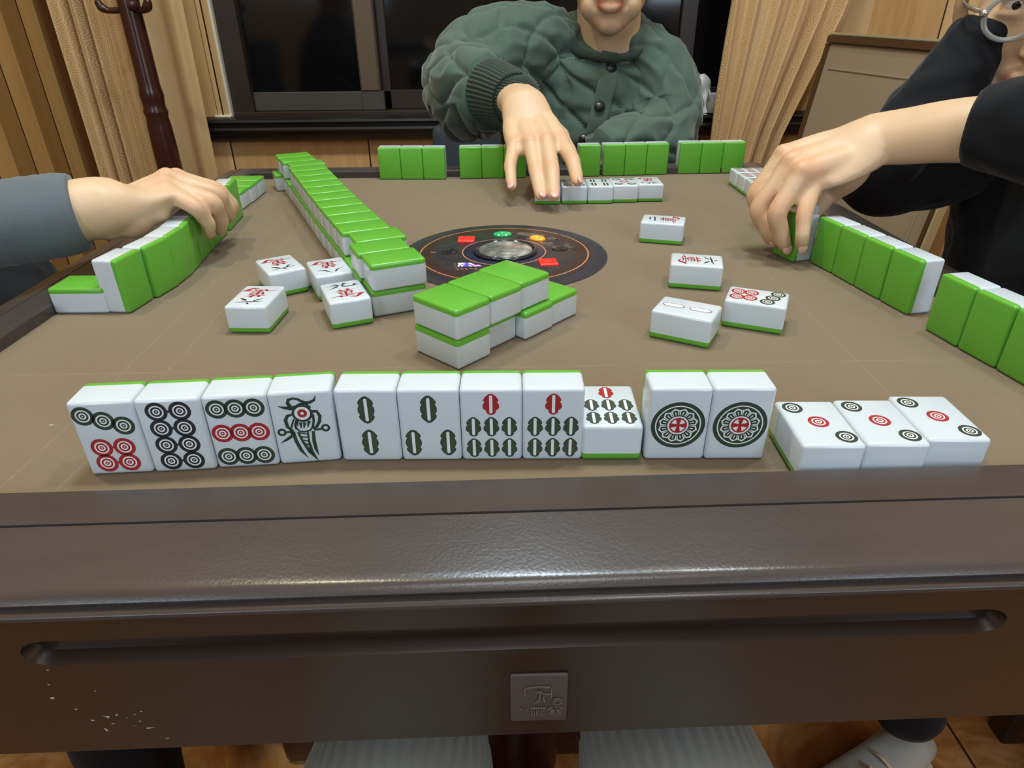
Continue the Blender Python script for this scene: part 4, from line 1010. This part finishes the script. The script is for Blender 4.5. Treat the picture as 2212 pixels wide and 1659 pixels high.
body = [tube([[.74, .16, -.22, .12, .08], [.72, .16, -.15, .13, .085], [.70, .17, .03, .14, .08], [.685, .175, .12, .08, .06]], 20, 28, (-1, 0, 0)),
        tube([[.67, .18, .08, .055], [.635, .178, .14, .052], [*W(0, .035, -.06), .054]], 14, 22, (-1, 0, 0))]
ftR = face_tint(lips, part, [(t_, .011, (1, .78, .78)) for t_ in tips] + [(k_, .012, (1, .84, .80)) for k_ in kn])
bR = remeshed('body', hp + hf + Hd + body, .0018, M_skinR, pr, 9, ftR, (hcR, .13))
add_nails(nails, bR); head_extras(W, R, 1.0, pr)
def dk(seed, a=.010, b=.004):
    def f(u, l, p, th): return wrink(p, 9, seed) * a + wrink((p[0] * .7, p[1] * 1.6, p[2] * 1.6), 26, seed) * b
    return f
sw = garment('sweatshirt', [[.76, .16, -.335, .175, .145], [.745, .16, -.25, .178, .150], [.725, .165, -.05, .185, .150], [.705, .17, .06, .185, .122], [.688, .175, .118, .150, .092], [.668, .178, .150, .100, .070], [.650, .180, .168, .066, .062]], M_black, pr, 90, 110, (-1, 0, 0), dk(2.2), cap=False, power=2.25)
garment('sleeve', [[.3760, -.0472, .1135, .0295, .0285], [.3850, -.0550, .1140, .0350, .0340], [.425, -.0860, .117, .0470, .0460], [.495, -.120, .118, .056, .056], [.570, -.080, .120, .064, .066], [.64, .02, .115, .074, .076], [.70, .12, .10, .078, .078]], M_black, sw, 80, 80, (0, 0, 1), dk(4.4, .008), cap=False)
garment('sleeve', [[.5275, .2005, .181, .0325, .0290], [.5240, .2000, .174, .0350, .0320], [.508, .197, .146, .0380, .0350], [.474, .191, .092, .0440, .0410], [.440, .183, .042, .0430, .0420], [.436, .184, .028, .0400, .0400], [.470, .195, .026, .050, .042], [.560, .235, .045, .062, .054], [.63, .25, .080, .072, .066], [.69, .22, .095, .078, .075]], M_black, sw, 110, 80, (1, 0, .2), dk(6.6, .007, .005), cap=False)
ring = []
for k in range(33):
    a = 2 * math.pi * k / 32; ring.append([.652 + .055 * math.cos(a), .180 + .062 * math.sin(a), .166 + .016 * math.cos(a), .007, .010])
garment('collar', ring, M_black, sw, 80, 14, (0, 0, 1), None, cap=False)
# glasses
M_gl = mat('clear_grey_frame', lin(.55, .56, .55), .15, spec=.6, Transmission_Weight=.55); M_lens = mat('lens_glass', lin(1, 1, 1), .02, Transmission_Weight=1.0, IOR=1.08, Alpha=.25); M_hinge = mat('steel_hinge', lin(.6, .58, .55), .25, .9)
gl = empty('glasses'); gl.parent = pr
for k in (-1, 1):
    rg = [[*W(k * .0335 + .0225 * math.cos(a), -.098 + .010 * abs(k * .0335 + .0225 * math.cos(a)) * 8, -.001 + .0205 * math.sin(a)), .0027, .0024] for a in [2 * math.pi * i / 32 for i in range(33)]]
    pyobj('rim', tube(rg, 80, 12, tuple(R @ V3(0, -1, 0)), cap=False), M_gl, gl)
    V, F = ell((0, 0, 0), (.0222, .0006, .0203), None, 10, 32); yo = -.098 + .08 * .034
    pyobj('lens', ([tuple(W(k * .0335 + v[0], yo + v[1], -.001 + v[2])) for v in V], F), M_lens, gl)
    pyobj('temple', tube([[*W(k * .0575, -.094, .004), .0013, .0022], [*W(k * .076, -.07, .006), .0013, .0022], [*W(k * .082, .01, .006), .0012, .002], [*W(k * .079, .03, -.012), .0012, .002]], 30, 10), M_hinge, gl)
    pyobj('hinge', ell(W(k * .0575, -.095, .003), (.004, .0035, .004), R, 8, 12), M_hinge, gl)
pyobj('bridge', tube([[*W(-.012, -.098, .004), .0018], [*W(0, -.103, .007), .0018], [*W(.012, -.098, .004), .0018]], 16, 10), M_gl, gl)
for y_, kn_, an in ((.06, (.42, -.02), 0), (.24, (.43, .22), 1)):
    garment('trousers', [[.74, y_ + .02, -.26, .085, .075], [.60, y_, -.262, .080, .072], [kn_[0] + .10, kn_[1], -.275, .068, .064], [kn_[0] + .07, kn_[1], -.42, .06, .06], [.530 if an == 0 else .50, -.050 if an == 0 else .30, -.610, .046, .046]], M_tr, pr, 50, 40, (0, 0, 1), None)

# white canvas shoe of the right player, toe to the left under the table
M_shoe = fabric('white_canvas', (.50, .50, .46), .8, .1, 900, .2, .25); M_sole = mat('white_rubber_sole', lin(.62, .61, .55), .5); M_lace = mat('cream_lace', lin(.62, .55, .38), .8); M_stripe = mat('dark_red_sole_line', lin(.10, .012, .012), .5)
def shoe(c, ang, name='shoe'):
    """profile sections from heel (x = -.10) to toe (x = .16); built pointing along +x then turned"""
    ca, sa = math.cos(ang), math.sin(ang); T_ = lambda x, y, z: (c[0] + .9 * (x * ca - y * sa), c[1] + .9 * (x * sa + y * ca), Z0 + .9 * z)
    def loft(sec, n=24, flat=0):
        V = []; F = []
        for x, w, z0, z1 in sec:
            for j in range(n):
                a = 2 * math.pi * j / n; sx = math.copysign(abs(math.cos(a)) ** .8, math.cos(a)); sz = math.copysign(abs(math.sin(a)) ** .8, math.sin(a))
                V.append(T_(x, w * sx, (z0 + z1) / 2 + (z1 - z0) / 2 * sz))
        for i in range(len(sec) - 1):
            for j in range(n): k = (j + 1) % n; F.append((i * n + j, i * n + k, (i + 1) * n + k, (i + 1) * n + j))
        F.append(tuple(range(n))[::-1]); F.append(tuple((len(sec) - 1) * n + j for j in range(n))); return V, F
    sec = [(-.108, .012, .03, .05), (-.100, .030, .025, .085), (-.06, .037, .024, .098), (-.02, .036, .024, .092), (.02, .040, .024, .082), (.06, .045, .024, .070), (.10, .047, .024, .058), (.135, .042, .024, .050), (.155, .028, .024, .044), (.163, .010, .026, .038)]
    u = pyobj('upper', loft(sec), M_shoe, None); so = pyobj('sole', loft([(-.114, .012, .001, .028), (-.108, .033, .001, .030), (-.05, .041, .001, .030), (.04, .044, .001, .029), (.10, .052, .001, .029), (.14, .047, .001, .030), (.163, .030, .001, .031), (.172, .010, .001, .030)]), M_sole, None)
    st = pyobj('sole_line', loft([(-.1155, .012, .012, .016), (-.1095, .0345, .012, .016), (-.05, .0425, .012, .016), (.04, .0455, .012, .016), (.10, .0535, .012, .016), (.14, .0485, .012, .016), (.165, .031, .012, .016), (.1735, .010, .012, .016)]), M_stripe, None)
    cap_ = pyobj('toe_cap', loft([(.108, .0478, .022, .0575), (.135, .0440, .022, .0525), (.155, .030, .022, .0465), (.1655, .011, .024, .040)]), M_sole, None)
    e = empty(name); kids = [u, so, st, cap_]
    for k in range(4):
        x = .0 + .024 * k; z = .090 - .008 * k
        kids.append(pyobj('lace', tube([[*T_(x, -.022, z - .008), .003, .0018], [*T_(x + .004, 0, z + .003), .003, .0018], [*T_(x, .022, z - .008), .003, .0018]], 14, 10), M_lace, None))
    kids.append(pyobj('lace', tube([[*T_(.03, .0, .090), .0028], [*T_(.05, .018, .094), .0028], [*T_(.062, .010, .090), .0028], [*T_(.05, -.004, .088), .0028]], 20, 10), M_lace, None))
    for o in kids: o.parent = e
    return e
sh = shoe((.500, -.080), math.radians(208)); sh.parent = pr; sh['label'] = 'white canvas shoe under the table'

# ---- left player: grey sleeve, hand over the tiles
pl_ = tag(empty('person', (-.74, .0, Z0)), 'person at the left edge showing a grey knit sleeve and a hand over tiles', 'person')
JLf = {'wrist': [-.3350, -.0440, .0600],
 'index': [[-.3010, .0330, .0660], [-.2720, .0460, .0520], [-.2650, .0560, .0360], [-.2690, .0610, .0240]],
 'mid': [[-.3020, .0175, .0690], [-.2655, .0265, .0530], [-.2650, .0420, .0340], [-.2690, .0530, .0215]],
 'ring': [[-.2985, .0030, .0672], [-.2605, .0025, .0515], [-.2620, .0165, .0305], [-.2695, .0245, .0165]],
 'pinky': [[-.2930, -.0080, .0640], [-.2675, -.0165, .0520], [-.2630, -.0080, .0350], [-.2680, -.0015, .0200]],
 'thumb': [[-.3260, -.0050, .0560], [-.3180, .0270, .0530], [-.3120, .0480, .0480], [-.3060, .0600, .0360]]}
hp, tips, kn, nails, dor = hand(JLf, .95, [[-.352, -.0510, .0580, .0270, .0250], [-.39, -.066, .0555, .028, .026], [-.46, -.095, .054, .030, .030], [-.56, -.135, .05, .034, .034], [-.66, -.14, .07, .036, .036], [-.76, -.10, .09, .04, .04]], (.0280, .0245), (), [((-.318, -.031, .0500), .0200), ((-.305, -.018, .0540), .0165), ((-.333, -.042, .0520), .0200)])
fl_ = (.95, -.1, -.2); HcL = V3(-.735, .0, .335); Hd, W, R, lips, part = head(HcL, fl_)
body = [tube([[-.80, 0, -.22, .12, .08], [-.79, 0, -.1, .13, .09], [-.78, 0, .08, .14, .08], [-.775, 0, .15, .08, .06]], 20, 28, (1, 0, 0)), tube([[-.775, 0, .12, .056], [-.765, 0, .19, .054], [*W(0, .035, -.06), .054]], 14, 22, (1, 0, 0)),
        tube([[-.78, .08, .11, .05], [-.76, .19, .05, .048], [-.66, .20, -.08, .042], [-.55, .12, -.16, .034], [-.52, .08, -.18, .028]], 30, 20)]
J2 = {'wrist': [-.52, .08, -.18], 'index': [[-.47, .035, -.20], [-.45, .02, -.215], [-.44, .012, -.225], [-.435, .006, -.23]], 'mid': [[-.46, .05, -.20], [-.435, .035, -.215], [-.424, .027, -.228], [-.418, .02, -.232]], 'ring': [[-.455, .066, -.20], [-.43, .055, -.215], [-.42, .048, -.228], [-.415, .042, -.232]], 'pinky': [[-.455, .082, -.20], [-.435, .075, -.212], [-.425, .07, -.222], [-.42, .066, -.228]], 'thumb': [[-.50, .045, -.195], [-.475, .02, -.205], [-.46, .0, -.215], [-.45, -.012, -.22]]}
h2, *_ = hand(J2, .95, [[-.53, .09, -.175, .029, .022], [-.55, .12, -.16, .034, .034]])
ftL = face_tint(lips, part, [(t_, .011, (1, .76, .76)) for t_ in tips] + [(k_, .012, (1, .86, .82)) for k_ in kn])
bL = remeshed('body', hp + Hd + body + h2, .0018, M_skinL, pl_, 9, ftL, (HcL, .16)); add_nails(nails, bL); head_extras(W, R, 1.0, pl_)
jk = garment('jacket', [[-.815, 0, -.29, .19, .15], [-.81, 0, -.2, .19, .155], [-.80, 0, 0, .19, .15], [-.79, 0, .10, .18, .115], [-.782, 0, .16, .12, .08], [-.775, 0, .20, .068, .062]], M_darkj, pl_, 60, 80, (1, 0, 0), dk(9.1), cap=False, power=2.25)
kn_d = lambda u, l, p, th: wrink(p, 12, 3.3) * .004 + .0003 * math.sin(l * 1500)
garment('sleeve', [[-.3475, -.0495, .0576, .0292, .0284], [-.3560, -.0530, .0572, .0318, .0308], [-.40, -.070, .055, .0335, .0325], [-.47, -.098, .053, .0380, .0370], [-.56, -.135, .052, .047, .047], [-.66, -.13, .07, .060, .060], [-.75, -.08, .10, .072, .072]], M_grey, jk, 150, 80, (0, 0, 1), kn_d, cap=False)
garment('sleeve', [[-.535, .098, -.165, .036, .034], [-.56, .135, -.125, .050, .046], [-.64, .20, -.06, .058, .056], [-.75, .19, .05, .066, .066], [-.775, .10, .10, .075, .075]], M_darkj, jk, 60, 50, (0, 0, 1), dk(1.1, .006), cap=False)
for y_ in (-.09, .10):
    garment('trousers', [[-.80, y_, -.26, .085, .075], [-.66, y_, -.262, .080, .072], [-.50, y_ * 1.1, -.275, .068, .064], [-.46, y_ * 1.1, -.42, .06, .06], [-.48, y_ * 1.1, -.69, .052, .052]], M_tr, pl_, 50, 40, (0, 0, 1), None)

# ---- the near player (holds the camera): only the corduroy knees are in the picture
pn = tag(empty('person', (.02, -.98, Z0)), 'near player seen only as two cream corduroy trouser legs under the table edge', 'person')
bd_ = [tube([[.02, -1.0, -.22, .12, .08], [.02, -1.0, -.1, .13, .09], [.02, -.98, .10, .14, .08], [.02, -.97, .17, .08, .06]], 20, 28, (0, 1, 0)), tube([[.02, -.97, .14, .056], [.02, -.96, .21, .054], [.02, -.96, .28, .054]], 12, 22, (0, 1, 0))]
Hd, W, R, lips, part = head((.02, -.93, .345), (0, 1, -.35)); bd_ += Hd
for k in (-1, 1): bd_.append(tube([[.02 + k * .15, -.98, .13, .052], [.02 + k * .21, -.93, -.02, .045], [.02 + k * .22, -.86, -.16, .042], [.02 + k * .15, -.78, -.21, .03], [.02 + k * .12, -.72, -.222, .024], [.02 + k * .105, -.66, -.232, .014]], 34, 20, (0, 0, 1)))
for k, x in ((-1, -.080), (1, .112)): bd_.append(tube([[.02 + k * .085, -1.0, -.27, .06], [x, -.40, -.27, .05], [x, -.34, -.40, .045], [x, -.36, -.68, .035], [x, -.28, -.72, .028]], 34, 20, (0, 0, 1)))
remeshed('body', bd_, .0035, M_skinC, pn, 3, face_tint(lips, part)); head_extras(W, R, 1.0, pn)
garment('jacket', [[.02, -1.015, -.29, .19, .15], [.02, -1.01, -.1, .195, .15], [.02, -.99, .10, .20, .115], [.02, -.975, .17, .13, .08], [.02, -.97, .215, .068, .062]], M_darkj, pn, 60, 80, (0, 1, 0), dk(5.5), cap=False, power=2.25)
for k in (-1, 1): garment('sleeve', [[.02 + k * .10, -.98, .12, .085, .08], [.02 + k * .20, -.95, .0, .07, .07], [.02 + k * .225, -.88, -.15, .06, .06], [.02 + k * .16, -.79, -.205, .045, .042]], M_darkj, pn, 50, 50, (0, 0, 1), dk(2.5 + k, .006), cap=False)
cord = lambda u, l, p, th: .0011 * math.cos(th * 46) + wrink(p, 10, 4) * .004
for k, x in ((-1, -.0800), (1, .1125)):
    garment('trouser_leg', [[.02 + k * .085, -1.02, -.26, .085, .075], [.02 + k * .09, -.75, -.262, .078, .072], [x, -.46, -.268, .066, .070], [x, -.345, -.268, .0640, .068], [x, -.295, -.310, .060, .064], [x, -.295, -.45, .056, .058], [x, -.32, -.70, .050, .052]], M_cord, pn, 120, 184, (0, 0, 1), cord)

# ------------------------------------------------------------------ furniture and small things
def chair(x, y, ang, label, top=.86):
    e = tag(empty('chair', (x, y, Z0)), label, 'chair'); e.rotation_euler = (0, 0, ang)
    def bx(nm, lo, hi, m, bev=.008): boxobj(nm, lo, hi, m, e, bev, 3)
    bx('seat', (-.21, -.20, .36), (.21, .22, .42), M_slate, .018); bx('backrest', (-.205, .20, .46), (.205, .25, top), M_slate, .02)
    for sx in (-1, 1):
        for sy in (-.18, .20): bx('leg', (sx * .19 - .018, sy - .018, 0), (sx * .19 + .018, sy + .018, .37), M_chairleg, .004)
        bx('back_post', (sx * .17 - .014, .222, .42), (sx * .17 + .014, .244, .52), M_chairleg, .004)
    return e
chair(.05, .80, 0, 'slate grey chair behind the far player, its back showing left of the jacket', .735)
chair(-.90, .0, math.pi / 2, 'chair of the left player, outside the left edge of the picture')
chair(-.78, .58, math.pi / 2, 'empty dark chair at the left edge, its back corner above the grey sleeve', .68)
chair(.93, .19, -math.pi / 2, 'slate chair under the right player in black')
chair(.02, -1.06, math.pi, 'chair of the near player, behind the camera')
# coat stand
cs = tag(empty('coat_stand', (-.860, 1.2, Z0)), 'turned mahogany coat stand in front of the left curtain', 'coat stand')
prof = [(.0305, .02), (.0300, .66), (.0285, .715), (.0262, .735), (.0275, .742), (.0290, .748), (.0275, .754), (.0258, .760), (.0268, .776), (.0285, .786), (.0268, .797), (.0252, .81), (.0245, .95), (.0240, 1.30), (.022, 1.50), (.028, 1.52), (.018, 1.56), (.001, 1.57)]
pyobj('pole', lathe(prof, 40), M_mahog, cs)
for a in (0, 2.1, 4.2):
    d = V3(math.cos(a + .5), math.sin(a + .5), 0)
    pyobj('foot', tube([[*(d * .02), .02], [*(d * .02 + V3(0, 0, .10)), .02], [*(d * .15 + V3(0, 0, .07)), .018], [*(d * .24 + V3(0, 0, .02)), .016]], 20, 14), M_mahog, cs)
for a in (math.radians(183), math.radians(-28), math.radians(80)):
    d = V3(math.cos(a), math.sin(a), 0); z = V3(0, 0, .972)
    pyobj('peg', tube([[*(z + d * .01), .008], [*(z + d * .045 + V3(0, 0, -.002)), .007], [*(z + d * .062 + V3(0, 0, .004)), .010], [*(z + d * .068 + V3(0, 0, .014)), .008]], 20, 14), M_mahog, cs)
pyobj('knob', ell((.020, -.026, .980), (.012, .012, .012)), M_mahog, cs)
# folded table top leaning on the right wall
TLc, TRc = V3(.838, 1.245, .1415), V3(.985, .810, .1300); dn = V3(-.125, -.035, -.895)
ed = TRc - TLc; nb = nrm(np.cross(ed, dn)); nb = nb if nb[0] < 0 else -nb
bt = tag(empty('folded_table_top', (.86, 1.03, Z0)), 'brown felt table top with a wooden edge leaning at the right behind the players', 'table top')
def panel(name, u0, u1, v0, v1, t0, t1, m):
    V = []
    for t in (t0, t1):
        for u, v in ((u0, v0), (u1, v0), (u1, v1), (u0, v1)): V.append(tuple(TLc + ed * u + dn * v + nb * t - V3(.86, 1.03, Z0)))
    F = [(0, 1, 2, 3), (7, 6, 5, 4), (0, 4, 5, 1), (1, 5, 6, 2), (2, 6, 7, 3), (3, 7, 4, 0)]
    o = pyobj(name, (V, F), m, bt, False)
    bm = bmesh.new(); bm.from_mesh(o.data); bmesh.ops.recalc_face_normals(bm, faces=bm.faces); bmesh.ops.bevel(bm, geom=bm.edges[:], offset=.0015, segments=2, affect='EDGES'); bm.to_mesh(o.data); bm.free(); return o
panel('felt_panel', .02, .98, .018, .985, 0, .012, M_board)
panel('wood_edge', 0, 1, 0, .018, -.012, .020, M_boardrim); panel('wood_edge', 0, 1, .972, 1, -.012, .020, M_boardrim)
panel('wood_edge', 0, .022, .019, .971, -.012, .020, M_boardrim); panel('wood_edge', .978, 1, .019, .971, -.012, .020, M_boardrim)
panel('brass_strip', 0, 1, -.008, -.001, -.010, .018, M_gold); panel('brass_strip', 1.001, 1.012, 0, 1, -.010, .018, M_gold)
M_bead = mat('felt_bead', lin(.36, .27, .17), .8)
panel('bead', .06, .94, .075, .083, .012, .0145, M_bead); panel('bead', .90, .914, .09, .95, .012, .0145, M_bead)
# sill clutter
M_cup = mat('clear_plastic_cup', lin(.75, .76, .74), .15, Alpha=.38); M_drink = mat('beige_drink', lin(.62, .55, .40), .5); M_pw = mat('white_plastic', lin(.8, .8, .8), .35)
cu = tag(empty('plastic_cup', (.603, 1.412, WZ0)), 'clear plastic cup of beige drink on the window sill, a white spoon in it', 'cup')
pyobj('cup_wall', lathe([(.0005, .001), (.0150, .001), (.0158, .004), (.0222, .050), (.0235, .0510), (.0235, .0525), (.0215, .0525), (.0145, .0045), (.0005, .003)], 32), M_cup, cu)
pyobj('drink', lathe([(.0005, .0035), (.0142, .0045), (.0178, .030), (.0005, .030)], 28), M_drink, cu)
sp = tag(empty('spoon', (.603, 1.412, WZ0)), 'white plastic spoon standing in the cup on the window sill', 'spoon')
pyobj('handle', tube([[.006, 0, .022, .0035, .0015], [-.004, 0, .045, .0030, .0015], [-.022, .004, .080, .0042, .0016]], 16, 10, (0, -1, 0)), M_pw, sp)
pyobj('bowl', ell((.009, 0, .014), (.0060, .0025, .0100)), M_pw, sp)
M_bag = mat('translucent_bag', lin(.74, .76, .77), .35, Alpha=.72)
V = []; F = []; nb_, nr_ = 28, 14
for i in range(nr_ + 1):
    f = i / nr_; r = (.036 * (1 - f) ** .6 + .013 + .004 * f)
    for j in range(nb_):
        a = 2 * math.pi * j / nb_; q = noise.noise(Vector((math.cos(a) * 1.8, math.sin(a) * 1.8, f * 3.1))); rr_ = r * (1 + .42 * q)
        V.append((rr_ * math.cos(a) + .010 * f, .65 * rr_ * math.sin(a), .003 + .098 * f ** 1.1 + .005 * q))
for i in range(nr_):
    for j in range(nb_): k = (j + 1) % nb_; F.append((i * nb_ + j, i * nb_ + k, (i + 1) * nb_ + k, (i + 1) * nb_ + j))
F.append(tuple(range(nb_))[::-1])
bg = pyobj('plastic_bag', (V, F), M_bag, None, False); bg.location = (.548, 1.412, WZ0); tag(bg, 'crumpled translucent white plastic bag on the window sill beside the cup', 'bag')
V, F = ell((0, 0, .012), (.014, .012, .012), None, 10, 16)
V = [tuple(np.array(v) * (1 + .35 * noise.noise(Vector(v) * 140))) for v in V]
ts = pyobj('crumpled_tissue', (V, F), M_pw, None, False); ts.location = (.640, 1.412, WZ0); tag(ts, 'small crumpled tissue on the sill between cup and right curtain', 'tissue')
lb = boxobj('pale_strip', (.500, 1.380, WZ0), (.585, 1.389, WZ0 + .002), M_caulk, None, .0005); tag(lb, 'pale strip on the edge of the window sill under the bag', 'paper')  # thin pale bar along the front edge of the sill
# carton on the floor
M_ct = mat('grey_carton', lin(.30, .27, .25), .6); M_cr = mat('red_carton_band', lin(.22, .03, .035), .6)
ct = tag(empty('carton', (.752, -.100, Z0)), 'small grey and dark red carton on the floor at the lower right corner', 'carton'); ct.rotation_euler = (0, 0, .7)
boxobj('box', (-.05, -.04, 0), (.05, .04, .09), M_ct, ct, .002); boxobj('band', (-.0508, -.0408, .03), (.0508, .0408, .06), M_cr, ct, .001)

# persons were modelled in room coordinates: keep their parts there while the empties stand on the floor
for e in (pc, pr, pl_, pn):
    for ch in e.children: ch.matrix_parent_inverse = Matrix.Translation(-e.location)
